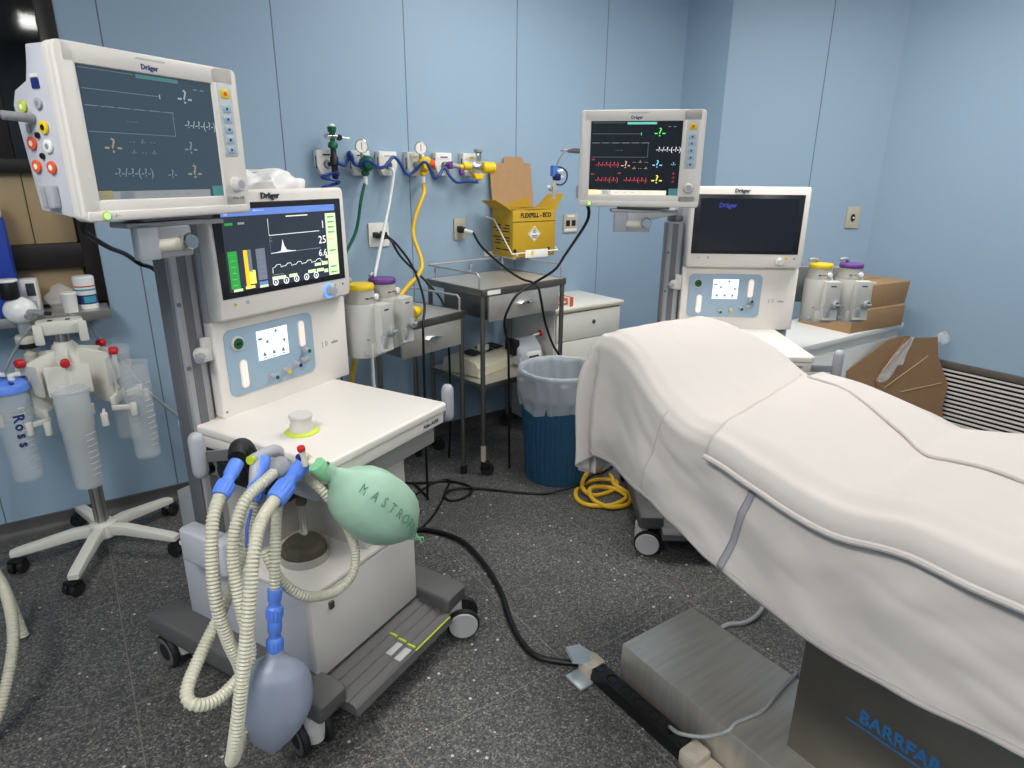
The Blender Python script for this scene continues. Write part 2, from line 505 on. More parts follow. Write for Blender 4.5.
# ceiling luminaires
mat('lamp_bright', 'FFFFFF', .5, emit='FFFAF2', es=24.)
def lamp(x, y, en, lab, w=.32, l=.62, nx=2, ny=4, glow_='lamp_glow'):
    t = thing('ceiling_light', lab, 'ceiling light', (x, y, ZC - .07), 0, 'ceiling lights')
    b = MB()
    b.box((-w, -l, .045), (w, l, .07), 'lamp_housing', .002)
    e = w * .04
    for s in (-1, 1):
        b.box((s * w - e, -l, .0), (s * w + e, l, .06), 'lamp_housing'); b.box((-w, s * l - e, 0), (w, s * l + e, .06), 'lamp_housing')
    b.build('housing', t)
    px, py = 2 * w / nx, 2 * l / ny
    b = MB()
    for i in range(nx):
        for j in range(ny):
            cx, cy = -w + px * (i + .5), -l + py * (j + .5)
            b.box((cx - px * .38, cy - py * .38, .03), (cx + px * .38, cy + py * .38, .042), glow_)
    b.build('diffuser', t)
    b = MB()
    for i in range(1, nx): b.box((-w + px * i - e, -l, .002), (-w + px * i + e, l, .045), 'lamp_housing')
    for j in range(1, ny): b.box((-w, -l + py * j - e, .002), (w, -l + py * j + e, .045), 'lamp_housing')
    b.build('louvre', t)
    ld = bpy.data.lights.new('lamp', 'AREA'); ld.shape = 'RECTANGLE'; ld.size = 2 * w * .94; ld.size_y = 2 * l * .96; ld.energy = en; ld.color = (1., .985, .96)
    lo = bpy.data.objects.new('lamp', ld); COL.objects.link(lo); lo.location = (x, y, ZC - .085)
for x, y, e, l in ((-.9, .3, 54, 'recessed louvred ceiling light left of the camera, nearest the dark window'), (-1.2, -1.7, 24, 'recessed louvred ceiling light in the far left corner behind the camera'),
                   (1.9, -1.9, 30, 'recessed louvred ceiling light behind the camera on the right'), (1.9, 2.0, 21, 'recessed louvred ceiling light nearest the gas outlets'), (3.0, 1.3, 27, 'recessed louvred ceiling light nearest the right wall')):
    lamp(x, y, e, l)
lamp(.105, -1.31, 6, 'small eight-cell ceiling light mirrored in the dark window', .085, .34, 4, 2, 'lamp_bright')
wd = bpy.data.worlds.new('world'); SC.world = wd; wd.use_nodes = True
wd.node_tree.nodes['Background'].inputs[0].default_value = (.7, .8, .9, 1); wd.node_tree.nodes['Background'].inputs[1].default_value = .25

# ------------------------------------------------------------------ patient monitors
def port(parent, x, y, z, r, m, inner='black'):
    b = MB(); b.cyl((x, y, z), (x - .005, y, z), r, m, n=20, bev=.001); b.cyl((x - .0045, y, z), (x - .0056, y, z), r * .45, inner, n=12)
    b.build('port', parent)

def monitor(loc, rz, label, bright):
    W, H = .44, .335
    t = thing('patient_monitor', label, 'monitor', loc, rz, 'patient monitors')
    x0, x1, z0, z1 = -W / 2, W / 2, -H / 2, H / 2
    # rear body with the stepped profile seen from the side
    b = MB()
    b.prism([(.024, z0 + .006), (.135, z0 + .02), (.155, z0 + .225), (.14, z0 + .252), (.10, z0 + .268), (.088, z0 + .30), (.08, z1 - .004), (.024, z1 - .004)], x0 + .002, x1 - .12, 'side_lilac', axis='x', bev=.008)
    b.prism([(.024, z0 + .006), (.05, z0 + .012), (.06, z0 + .1), (.06, z1 - .03), (.05, z1 - .006), (.024, z1 - .004)], x1 - .16, x1 - .002, 'side_lilac', axis='x', bev=.008)
    b.box((-.06, .13, z0 + .09), (.06, .16, z0 + .2), 'side_grey', .006)
    # small marks: violet sticker on the left side
    b.box((x0 - .0002, .056, z1 - .084), (x0 + .003, .078, z1 - .066), 'logo_blue'); b.box((x0 - .0002, .056, z1 - .064), (x0 + .003, .078, z1 - .058), 'label_white')
    b.build('housing', t)
    # bezel : rounded slab with the screen opening
    b = MB()
    sx0, sx1, sz0, sz1 = x0 + .038, x0 + .362, z1 - .292, z1 - .038
    b.prism(rrect(W, H, .016), .004, .03, 'machine_white', bev=.003)
    b.prism(rrect(sx0 - x0, H, .014, cx=(x0 + sx0) / 2), -.006, .012, 'machine_white', bev=.0035)
    b.prism(rrect(x1 - sx1, H, .014, cx=(x1 + sx1) / 2), -.006, .012, 'machine_white', bev=.0035)
    b.box((x0 + .012, -.006, sz1), (x1 - .012, .012, z1), 'machine_white', .0035); b.box((x0 + .012, -.006, z0), (x1 - .012, .012, sz0), 'machine_white', .0035)
    b.box((x0 + .006, -.0085, z0 + .002), (x1 - .006, -.002, z0 + .021), 'machine_white', .003)
    b.text('Dräger', .0145, (-.02, -.0062, z1 - .026), 'logo_blue', bold=.0004)
    b.box((-.05, -.0063, z1 - .0125), (.02, -.0055, z1 - .0085), 'key_strip')
    b.text('Vista 120', .0095, (x1 - .037, -.0062, z0 + .037), 'ink_grey')
    b.text('△ ~', .007, (x0 + .068, -.0088, z0 + .0115), 'ink_grey')
    b.build('bezel', t)
    # screen with what it shows
    w, h = sx1 - sx0, sz1 - sz0
    X = lambda fx: sx0 + w * fx
    Z = lambda fy: sz1 - h * fy
    b = MB()
    b.box((sx0, -.001, sz0), (sx1, .006, sz1), 'scr_black' if bright else 'scr_grey')
    y = -.0014
    def bar(a, c, d, e, m): b.box((X(a), y, Z(e)), (X(c), -.0009, Z(d)), m)
    def txt(s, fx, fy, sz, m, al='CENTER'): b.text(s, sz, (X(fx), y, Z(fy)), m, align=al, ext=.0003)
    if bright:
        G = dict(a='g_green', b='g_white', r='g_red', t='g_tan', c='g_cyan', y='g_yellow', l='g_dim', teal='g_teal', foot='g_cream', am='g_amber', fg='g_grey')
    else:
        G = dict(a='g_grey', b='g_grey', r='g_dim', t='g_dimtan', c='g_dim', y='g_dimtan', l='g_dim', teal='g_dimteal', foot='g_dimcream', am='g_dimyellow', fg='g_dim')
    bar(.4, .72, .012, .042, G['teal']); bar(.02, .38, .018, .022, G['l'])
    bar(.02, .56, .165, .169, G['l']); bar(.555, .562, .15, .185, G['a'])
    for k in range(6): bar(.02 + .11 * k, .10 + .11 * k, .285, .291, G['fg'])
    bar(.64, .643, .29, .48, G['l']); bar(.02, .64, .478, .482, G['l']); bar(.02, .645, .288, .29, G['l'])
    txt('- - - - -', .32, .385, .009, G['fg'])
    txt('-?-', .76, .15, .042, G['a']); txt('-?-/-?-(-?-)', .865, .375, .023, G['b'])
    for fx in (.845, .9): bar(fx, fx + .03, .07, .078, G['l'])
    if bright:
        txt('-?-/-?-(-?-)', .2, .58, .022, G['r']); txt('-?-', .405, .585, .036, G['t'])
        for j in range(3):
            for i in range(2): txt('-?-' if (i + j) % 2 else '- -', .5 + .065 * j, .545 + .085 * i, .013, G['t'])
        txt('-?-/-?-(-?-)', .2, .79, .022, G['r']); txt('-?-/-?-(-?-)', .52, .79, .022, G['r'])
        txt('-?-', .93, .57, .018, G['c'])
        for q in (.7, .755, .81): txt('-?-', .94, q, .012, G['r'])
        for fx, fy in ((.04, .515), (.04, .715), (.34, .7)): txt('ART', fx, fy, .007, G['r'])
    else:
        txt('-?-', .16, .585, .042, G['t'])
        for j in range(3):
            for i in range(2): txt('-?-' if (i + j) % 2 else '- -', .3 + .075 * j, .54 + .085 * i, .013, G['l'])
        txt('-?-/-?-(-?-)', .28, .79, .024, G['l']); txt('-?-', .57, .8, .026, G['l'])
        for q in (.72, .77, .82): txt('-?-', .76, q, .012, G['r'])
    txt('-?-', .755, .575, .038, G['c']); txt('-?-', .76, .785, .042, G['y'])
    for fx, s in ((.7, 'SpO2'), (.7, 'NIBP'), (.7, 'CO2')): pass
    bar(0, .875, .935, .998, G['foot']); bar(0, .1, .93, 1., G['am']); bar(.15, .25, .94, .995, G['l']); bar(.9, 1., .905, 1., 'g_dimteal')
    for k in range(5): bar(.3 + .09 * k, .345 + .09 * k, .965, .972, G['l'])
    b.build('screen', t)
    # key strip
    kx = x1 - .0425
    b = MB(); b.prism(rrect(.042, .165, .004, cx=kx, cy=z1 - .117), -.0072, -.004, 'key_strip', bev=.0008); b.build('key_strip', t)
    b = MB(); b.prism(rrect(.026, .02, .003, cx=kx, cy=z1 - .057), -.0088, -.006, 'yellow', bev=.0008); b.cyl((kx, -.0086, z1 - .057), (kx, -.0092, z1 - .057), .005, 'orange', n=12); b.build('key', t)
    for k in range(5):
        b = MB(); zz = z1 - .0905 - .0235 * k
        b.prism(rrect(.025, .0165, .002, cx=kx, cy=zz), -.0088, -.006, 'key_blue', bev=.0008); b.prism(rrect(.006, .006, .001, cx=kx, cy=zz), -.0092, -.0085, 'logo_blue'); b.build('key', t)
    b = MB(); b.lathe([(0, 0), (.0185, 0), (.0185, .003), (.0165, .005), (.0155, .018), (.0135, .021), (0, .021)], 'machine_white2', TR((x1 - .042, -.006, z0 + .069), rx=PI / 2)); b.lathe([(0, .021), (.010, .021), (.009, .019), (0, .0185)], 'side_grey', TR((x1 - .042, -.0062, z0 + .069), rx=PI / 2)); b.build('knob', t)
    b = MB(); b.lathe([(0, 0), (.0098, 0), (.0098, .002), (.0075, .003), (0, .003)], 'green_lime', TR((x0 + .043, -.0085, z0 + .0115), rx=PI / 2)); b.lathe([(0, .003), (.007, .003), (.006, .0042), (0, .0045)], 'g_led', TR((x0 + .043, -.0085, z0 + .0115), rx=PI / 2)); b.build('power_button', t)
    # sockets on the left side
    xs = x0 + .0015
    for (yy, zz, r, m) in ((.118, .052, .0115, 'green_lime'), (.068, .057, .0105, 'side_grey'), (.066, .013, .0125, 'yellow'), (.112, -.016, .0125, 'orange'), (.064, -.022, .0125, 'white_port'), (.112, -.06, .0125, 'orange'), (.066, -.062, .0125, 'orange')):
        port(t, xs, yy, zz, r, m, 'black' if m == 'yellow' else ('white_port' if m in ('orange', 'green_lime') else 'mid_grey'))
    for yy, zz in ((.09, -.001), (.088, -.04)): port(t, xs, yy, zz, .006, 'black')
    b = MB(); b.box((xs - .004, .108, .004), (xs, .12, .022), 'mid_grey', .002); b.build('port', t)
    b = MB(); b.prism(rrect(.036, .046, .004, cx=.08, cy=-.118), xs - .016, xs, 'side_grey', axis='x', bev=.003); b.box((xs - .0175, .078, -.137), (xs - .01, .082, -.099), 'mid_grey', .001); b.build('latch', t)
    # grey plug with its lead
    b = MB(); b.cyl((xs, .095, .03), (xs - .055, .1, .033), .0095, 'mid_grey', r1=.0085, n=18, bev=.002); b.cyl((xs - .05, .0996, .033), (xs - .085, .103, .034), .0055, 'mid_grey', r1=.004, n=12)
    b.build('plug', t)
    # foot plate underneath
    b = MB(); b.box((-.075, .02, z0 - .008), (.12, .1, z0 + .012), 'alu_dark', .002); b.box((-.155, .03, z0 - .003), (-.12, .08, z0 + .01), 'machine_white2', .002); b.box((.155, .03, z0 - .003), (.18, .08, z0 + .01), 'machine_white2', .002)
    b.build('mount', t)
    return t

# ------------------------------------------------------------------ anaesthesia machines
def caster(parent, x, y, a, disc):
    """twin wheel swivel caster; a = direction the wheels trail"""
    T = TR((x, y, 0), a)
    b = MB(T); b.lathe([(0, .135), (.027, .135), (.0285, .09), (.025, .05), (0, .048)], 'machine_white2', n=20); b.box((-.014, -.05, .05), (.014, .02, .08), 'machine_white2', .006)
    c = b.build('caster', parent)
    for s in (-1, 1):
        b = MB(T)
        b.lathe([(0, -.014), (.046, -.012), (.055, -.009), (.0575, -.004), (.0575, .004), (.055, .009), (.046, .012), (0, .012)], 'rubber', Matrix.Translation((s * .036, -.03, .0575)) @ Matrix.Rotation(PI / 2, 4, 'Y'), n=36)
        if disc:
            b.lathe([(0, .0), (.05, .0), (.047, .004), (0, .005)], 'disc_grey', Matrix.Translation((s * .0485, -.03, .0575)) @ Matrix.Rotation(s * PI / 2, 4, 'Y'), n=36)
        else:
            b.lathe([(.03, .0), (.044, .003), (.05, .0)], 'base_dark', Matrix.Translation((s * .048, -.03, .0575)) @ Matrix.Rotation(s * PI / 2, 4, 'Y'), n=28)
        b.build('wheel', c)

def capsule_handle(parent, x, y, z, barto):
    b = MB(); r = .021
    b.lathe([(0, -.068), (r * .6, -.064), (r * .9, -.055), (r, -.045), (r, .045), (r * .9, .055), (r * .6, .064), (0, .068)], 'side_grey', TR((x, y, z)), n=20)
    h = b.build('grip', parent)
    b = MB(); b.box((min(x, barto[0]), y - .006, z - .03), (max(x, barto[0]), y + .006, z + .0), 'mid_grey', .002) if abs(barto[1] - y) < .01 else b.prism([(x, y - .006), (x, y + .006), (barto[0], barto[1] + .006), (barto[0], barto[1] - .006)], z - .02, z + .01, 'alu_dark', axis='z')
    b.build('bracket', h)

def machine(loc, rz, label, on, left_side):
    t = thing('anaesthesia_machine', label, 'anaesthesia machine', (loc[0], loc[1], 0), rz, 'anaesthesia machines')
    # --- wheeled base
    T0 = Matrix.Translation((0, 0, 0)) if on else Matrix.Translation((-.03, -.13, 0))
    b = MB(T0)
    for (xa, xb, ya, yb) in ((-.125, -.02, -.03, .735), (.42, .535, -.06, .74)):
        b.prism([(ya, .142), (ya + .008, .128), (ya + .12, .124), (yb - .12, .124), (yb - .006, .128), (yb, .142), (yb, .184), (yb - .015, .194), (yb - .14, .198), (ya + .14, .198), (ya + .015, .194), (ya, .182)], xa, xb, 'base_dark', axis='x', bev=.012, seg=3)
    b.box((-.05, .10, .10), (.44, .70, .168), 'base_dark', .01)
    base = b.build('base', t)
    b = MB(T0)
    pr = [(-.075, .105), (-.07, .128)]
    for k in range(5):
        y0 = -.066 + k * .035
        pr += [(y0, .131 + k * .0065), (y0 + .006, .137 + k * .0065), (y0 + .024, .1405 + k * .0065), (y0 + .030, .136 + k * .0065)]
    pr += [(.112, .165), (.112, .105)]
    b.prism(pr, -.032, .425, 'base_dark', axis='x')
    # pale marking on the tread
    b.box((.235, -.072, .1285), (.42, -.067, .1315), 'green_lime'); b.box((.235, -.072, .1285), (.241, .01, .1315), 'green_lime') if False else None
    for k in range(3):
        b.box((.233, -.066 + k * .035, .135 + k * .0065), (.240, -.036 + k * .035, .1425 + k * .0065), 'green_lime', .001)
    b.box((.165, -.064, .134), (.222, -.04, .1405), 'disc_grey', .001); b.box((.165, -.03, .14), (.222, -.008, .1475), 'disc_grey', .001)
    b.build('foot_tread', t)
    for (x, y, a, d) in ((-.105, .02, R(78) if not on else R(165), not on), (-.07, .65, R(175), False), (.5, -.03, R(38), True), (.49, .66, R(100), True)):
        caster(t, x + T0[0][3], y + T0[1][3], a, d)
    # --- cabinet
    b = MB()
    b.box((-.04, .085, .168), (.41, .62, .445), 'side_lilac', .004)
    b.box((-.045, .06, .44), (.415, .62, .455), 'machine_white', .004)
    b.box((.21, .085, .45), (.41, .62, .725), 'machine_white2', .004)
    b.box((.06, .36, .45), (.22, .60, .79), 'machine_white2', .004)
    b.box((.03, .345, .46), (.2, .365, .7), 'side_grey', .004)
    b.box((.05, .4, .72), (.48, .62, .79), 'mid_grey', .004)
    b.build('cabinet', t)
    b = MB(); b.box((-.042, .06, .172), (.412, .088, .436), 'machine_white2', .004); d = b.build('door', t)
    b = MB(); b.prism(rrect(.018, .024, .004, cx=.03, cy=.385), .053, .062, 'lock_metal', bev=.002); b.build('lock', d)
    b = MB(); b.box((.115, .03, .715), (.50, .48, .79), 'drawer_grey', .004); b.build('drawer', t)
    # --- worktop, two-step edge, model lettering on the front lip
    b = MB()
    b.prism(rrect(.532, .605, .018, cx=.263, cy=.2965), .822, .85, 'machine_white', axis='z', bev=.007, seg=3)
    b.prism(rrect(.524, .59, .02, cx=.263, cy=.2965), .785, .823, 'machine_white', axis='z', bev=.004)
    b.box((.42, -.0068, .8215), (.421, .02, .824), 'ink_grey')
    b.text('Atlan A350', .0165, (.445, .0008, .803), 'ink_dark', bold=.0003)
    for k in range(5): b.box((-.002, .27 + .012 * k, .802), (.0015, .278 + .012 * k, .81), 'ink_grey')
    b.build('worktop', t)
    # --- rear tower and monitor column
    b = MB(); b.box((.072, .485, .85), (.588, .64, 1.46), 'side_grey', .006); b.box((.06, .52, .45), (.60, .66, .86), 'side_grey', .006); b.box((.0, .56, .2), (.62, .66, .6), 'mid_grey', .006); b.build('tower', t)
    b = MB()
    b.prism(rrect(.075, .07, .012, cx=.026, cy=.535), .13, 1.34, 'alu', axis='z')
    b.box((-.018, .505, .13), (-.009, .56, 1.335), 'alu_dark', .003); b.box((.012, .4985, .14), (.038, .503, 1.33), 'alu_dark')
    for z in (1.2, 1.02, .8): b.cyl((.0, .5005, z), (.0, .497, z), .006, 'alu_dark', n=12)
    b.prism(rrect(.1, .095, .015, cx=.026, cy=.54), .12, .2, 'base_dark', axis='z')
    b.build('column', t)
    b = MB(); b.cyl((.035, .47, 1.055), (.035, .498, 1.055), .02, 'machine_white2', n=20, bev=.003); b.cyl((.005, .455, 1.05), (.032, .484, 1.055), .012, 'alu', n=18, bev=.002); b.box((.04, .482, 1.03), (.07, .497, 1.1), 'machine_white2', .004); b.build('cable_clamp', t)
    # --- control panel
    b = MB(); b.prism([(.475, .85), (.475, 1.128), (.482, 1.138), (.515, 1.138), (.515, .85)], .07, .60, 'machine_white', axis='x', bev=.008, seg=3)
    for q in (.497, ): b.text('◊ Atlan', .016, (.53, .4745, .99), 'ink_grey') if False else None
    b.text('D', .026, (.497, .4746, .985), 'ink_grey', sx=.5); b.text('atlan', .016, (.535, .4746, .985), 'ink_grey'); b.box((.478, .4745, .975), (.48, .476, .995), 'ink_grey')
    b.cyl((.083, .476, .868), (.083, .474, .868), .004, 'ink_grey', n=10)
    pb = b.build('control_box', t)
    b = MB(); b.prism(rrect(.335, .202, .022, cx=.27, cy=1.007), .4715, .476, 'blue_panel', bev=.001); b.build('control_panel', pb)
    b = MB(); lx0, lx1, lz0, lz1 = .213, .33, .993, 1.085
    b.box((lx0, .4695, lz0), (lx1, .473, lz1), 'scr_lcd')
    b.box((lx0 + .004, .4692, lz1 - .027), (lx0 + .018, .4696, lz1 - .022), 'ink_dark'); b.box((lx0 + .004, .4692, lz1 - .032), (lx1 - .004, .4696, lz1 - .031), 'ink_grey')
    for k in range(3):
        b.prism([(lx0 + .022 + .036 * k - .008, lz0 + .012), (lx0 + .022 + .036 * k + .008, lz0 + .012), (lx0 + .022 + .036 * k, lz0 + .026)], .4692, .4696, 'ink_grey')
        b.box((lx0 + .016 + .036 * k, .4692, lz0 + .004), (lx0 + .03 + .036 * k, .4696, lz0 + .007), 'ink_grey')
    for x, z in ((.285, 1.075), (.25, 1.047), (.315, 1.04)): b.cyl((x, .4696, z), (x, .4692, z), .005, 'ink_grey', n=10)
    b.build('small_display', pb)
    def dial(x, z, r, mcol, name='valve_knob'):
        q = MB(); q.lathe([(0, 0), (r * 1.3, 0), (r * 1.3, .004), (r, .006), (r * .95, .02), (r * .8, .023), (0, .023)], 'machine_white2' if name == 'gauge' else 'side_grey', TR((x, .4715, z), rx=PI / 2), n=22)
        q.lathe([(0, .0232), (r * .75, .0232), (r * .7, .026), (0, .0265)], mcol, TR((x, .4715, z), rx=PI / 2), n=22)
        q.build(name, pb)
    q = MB(); q.lathe([(0, 0), (.022, 0), (.022, .005), (.017, .008), (.016, .006), (0, .006)], 'machine_white2', TR((.143, .4715, 1.065), rx=PI / 2)); q.lathe([(0, .0062), (.0165, .0062), (.0165, .009), (0, .009)], 'green_dark', TR((.143, .4715, 1.065), rx=PI / 2)); q.box((.135, .4615, 1.062), (.151, .463, 1.068), 'black'); q.build('gauge', pb)
    for x, z in ((.155, .968), (.388, 1.043)):
        q = MB(); q.prism(rrect(.027, .088, .0134, cx=x, cy=z), .468, .473, 'white_gloss', bev=.001); q.prism(rrect(.017, .076, .0084, cx=x, cy=z), .4665, .469, 'g_lamp'); q.box((x - .001, .466, z - .036), (x + .001, .467, z + .036), 'label_white'); q.build('flow_tube', pb)
    dial(.255, .934, .0085, 'green_dark'); dial(.305, .94, .0095, 'yellow'); dial(.352, .949, .0085, 'logo_blue'); dial(.394, .987, .0085, 'green_dark')
    q = MB(); q.box((.372, .459, .95), (.408, .4725, .967), 'side_grey', .005); q.cyl((.4, .46, .959), (.4, .455, .959), .006, 'tube_clear', n=14); q.build('outlet', pb)
    # --- ventilator display
    b = MB(); b.prism([(.437, 1.15), (.432, 1.175), (.4375, 1.485), (.445, 1.497), (.475, 1.497), (.49, 1.47), (.49, 1.16), (.48, 1.142), (.45, 1.142)], .072, .592, 'machine_white', axis='x', bev=.012, seg=3)
    b.text('Dräger', .023, (.29, .4368, 1.4795), 'ink_dark', bold=.0006, ext=.002)
    b.cyl((.125, .434, 1.187), (.125, .4315, 1.187), .007, 'green_lime', n=3); b.box((.163, .4318, 1.182), (.173, .434, 1.194), 'key_blue', .001)
    b.box((.51, .4318, 1.183), (.522, .434, 1.193), 'yellow', .001); b.cyl((.552, .434, 1.187), (.552, .4315, 1.187), .0035, 'logo_blue', n=10)
    dh = b.build('display_housing', t)
    def slab(x0, x1, z0, z1, d, m):   # lies on the slightly leaning front face
        yy = lambda z: .4325 + .0197 * (z - 1.175)
        return [(x0, yy(z0) - d, z0), (x1, yy(z1), z1), m]
    bx0, bx1, bz0, bz1 = .088, .565, 1.205, 1.464
    b = MB(); b.box((bx0, .4305, bz0), (bx1, .442, bz1), 'bezel_black', .002); b.build('display_frame', dh)
    gx0, gx1, gz0, gz1 = .112, .54, 1.222, 1.447
    b = MB(); yS = .4303
    b.box((gx0, yS, gz0), (gx1, .433, gz1), 'scr_vent' if on else 'scr_off')
    w, h = gx1 - gx0, gz1 - gz0
    X = lambda fx: gx0 + w * fx
    Z = lambda fy: gz1 - h * fy
    def bar(a, c, d, e, m): b.box((X(a), yS - .0005, Z(e)), (X(c), yS + .0003, Z(d)), m)
    def txt(s, fx, fy, sz, m, al='CENTER'): b.text(s, sz, (X(fx), yS - .0005, Z(fy)), m, align=al, ext=.0003)
    if on:
        bar(0, .99, 0, .085, 'g_blue'); bar(.02, .05, .03, .07, 'g_white'); bar(.07, .18, .03, .045, 'g_white'); bar(.25, .34, .02, .035, 'g_white')
        bar(.52, .72, .115, .13, 'g_cream'); bar(.02, .08, .16, .19, 'g_bar_green'); bar(.12, .17, .16, .185, 'g_grey')
        bar(.89, .995, .12, .99, 'g_btn')
        for q in (.16, .23, .3, .37, .47, .63, .86, .94): bar(.91, .975, q, q + .022, 'g_bar_green' if q not in (.47,) else 'g_tan')
        # scales at the left
        bar(.015, .085, .5, .96, 'g_bar_green'); bar(.135, .165, .5, .96, 'g_amber'); bar(.165, .195, .5, .78, 'g_bar_grey'); bar(.165, .215, .76, .93, 'g_yellow'); bar(.235, .31, .5, .9, 'g_bar_grey'); bar(.24, .31, .92, .96, 'g_blue')
        for q in range(6): bar(.03, .07, .54 + .075 * q, .545 + .075 * q, 'g_btn'); bar(.25, .295, .55 + .06 * q, .555 + .06 * q, 'g_grey')
        bar(.03, .1, .965, .998, 'g_btn'); bar(.125, .2, .95, .985, 'g_yellow'); bar(.24, .31, .965, .998, 'g_btn')
        # curves
        def curve(pts, m='g_white', r=.0009): b.tube([(X(p), yS - .0003, Z(q)) for p, q in pts], r, m, n=4, smooth=False)
        curve([(.36, .14), (.36, .35), (.82, .35)], 'g_white'); curve([(.36, .4), (.36, .585), (.82, .585)], 'g_dim')
        curve([(.36, .58), (.42, .575), (.45, .565), (.463, .5), (.47, .42), (.48, .5), (.5, .56), (.55, .578), (.58, .58)])
        b.prism([(X(.36), Z(.585)), (X(.58), Z(.585)), (X(.5), Z(.56)), (X(.48), Z(.5)), (X(.47), Z(.43)), (X(.46), Z(.5)), (X(.45), Z(.565))], yS - .0004, yS, 'g_white')
        pts = [(.36, .84), (.362, .77)]
        for k in range(5): pts += [(.38 + .095 * k, .765), (.40 + .095 * k, .735), (.43 + .095 * k, .735), (.437 + .095 * k, .775), (.45 + .095 * k, .765)]
        curve(pts)
        txt('1', .86, .27, .032, 'g_white'); txt('25', .845, .48, .034, 'g_white'); txt('6.6', .84, .66, .03, 'g_white')
        for q in (.38, .42): bar(.36, .38, q, q + .006, 'g_grey')
        bar(.36, .45, .86, .865, 'g_grey')
        for q, ww in ((.35, .12), (.5, .075), (.68, .075), (.765, .07)): bar(q, q + ww, .87 if q > .6 else .885, .915 if q > .6 else .93, 'g_btn')
        bar(.82, .88, .78, .83, 'g_btn'); bar(.865, .89, .7, .74, 'g_btn'); bar(.75, .81, .79, .83, 'g_btn'); bar(.84, .88, .89, .94, 'g_btn')
        for k in range(5):
            cx, cz = X(.375 + .095 * k), Z(.985) + .006
            b.lathe([(.0075, 0), (.0105, 0), (.0105, .0005), (.0075, .0005)], 'g_white', TR((cx, yS, cz), rx=PI / 2), n=20)
            b.box((cx - .002, yS - .0005, cz - .005), (cx + .002, yS, cz + .003), 'g_white')
    else:
        txt('Dräger', .28, .135, .027, 'g_purple')
        b.text('Dräger', .027, (X(.28), yS - .0006, Z(.135)), 'g_purple', bold=.0006, ext=.0002)
    b.build('display', dh)
    q = MB(); kx, kz = .487, 1.174
    if on: q.lathe([(.0225, .001), (.0245, .003), (.0195, .0045), (.017, .003)], 'g_ring', TR((kx, .4325, kz), rx=PI / 2), n=36)
    q.lathe([(0, 0), (.023, 0), (.023, .003), (.0165, .004), (.0155, .022), (.013, .025), (0, .025)], 'machine_white2' if not on else 'side_grey', TR((kx, .4327, kz), rx=PI / 2), n=28); q.build('rotary_knob', dh)
    # --- side grips
    capsule_handle(t, .662, .09, .79, (.515, .09))
    capsule_handle(t, -.085, .385, .815, (.02, .27))
    # --- rail that carries the vaporizers
    b = MB(); b.box((.58, .60, .96), (.95, .63, 1.13), 'mid_grey', .005); b.build('vaporizer_rail', t)
    if left_side:
        b = MB(); b.box((-.1, .33, .45), (-.042, .52, .56), 'side_lilac', .012, 3); b.box((-.103, .36, .446), (-.04, .372, .564), 'side_grey', .004); b.build('suction_box', t)
        # breathing block under the worktop edge
        b = MB(); b.box((-.012, .14, .70), (.12, .42, .785), 'black', .01); b.box((-.03, .30, .73), (.02, .40, .79), 'rubber', .01); b.cyl((-.05, .34, .76), (.0, .34, .76), .03, 'rubber', n=20, bev=.005); b.box((-.03, .39, .72), (.05, .45, .775), 'side_grey', .012); b.cyl((-.045, .42, .75), (-.03, .42, .75), .018, 'black', n=18)
        b.box((.01, .05, .715), (.12, .2, .775), 'side_grey', .012)
        bb = b.build('breathing_block', t)
        # absorber jar with its dark bottom and centre tube
        b = MB(); b.lathe([(.066, .458), (.068, .462), (.068, .73), (.064, .73), (.064, .466), (0, .466), (0, .458)], 'canister_smoke', TR((.09, .215, 0)), n=40)
        aj = b.build('absorber_jar', t)
        b = MB(); b.lathe([(0, .468), (.0625, .468), (.0625, .5), (.052, .512), (0, .514)], 'rubber', TR((.09, .215, 0)), n=36); b.build('bottom_plug', aj)
        b = MB(); b.lathe([(.067, .455), (.0705, .455), (.0705, .478), (.067, .48)], 'vap_neck', TR((.09, .215, 0)), n=36); b.build('base_ring', aj)
        b = MB(); b.cyl((.09, .21, .51), (.083, .2, .65), .0125, 'chrome', n=18); b.cyl((.084, .201, .64), (.08, .196, .70), .0165, 'rubber', n=18, bev=.003); b.cyl((.08, .196, .69), (.07, .185, .76), .013, 'mid_grey', n=18); b.build('centre_tube', aj)
        b = MB(); b.lathe([(0, .72), (.072, .72), (.074, .735), (.06, .76), (0, .765)], 'side_grey', TR((.09, .215, 0)), n=36); b.build('lid', aj)
        # spool shaped knob with yellow-green ring on the worktop
        b = MB(); b.lathe([(0, .846), (.047, .846), (.047, .854), (.04, .858), (0, .858)], 'sock_ring', TR((.117, .205, 0)), n=36); b.lathe([(0, .857), (.034, .857), (.033, .868), (.028, .882), (.031, .893), (.033, .9), (.030, .905), (0, .904)], 'machine_white2', TR((.117, .205, 0)), n=36); b.build('pressure_knob', t)
    return t

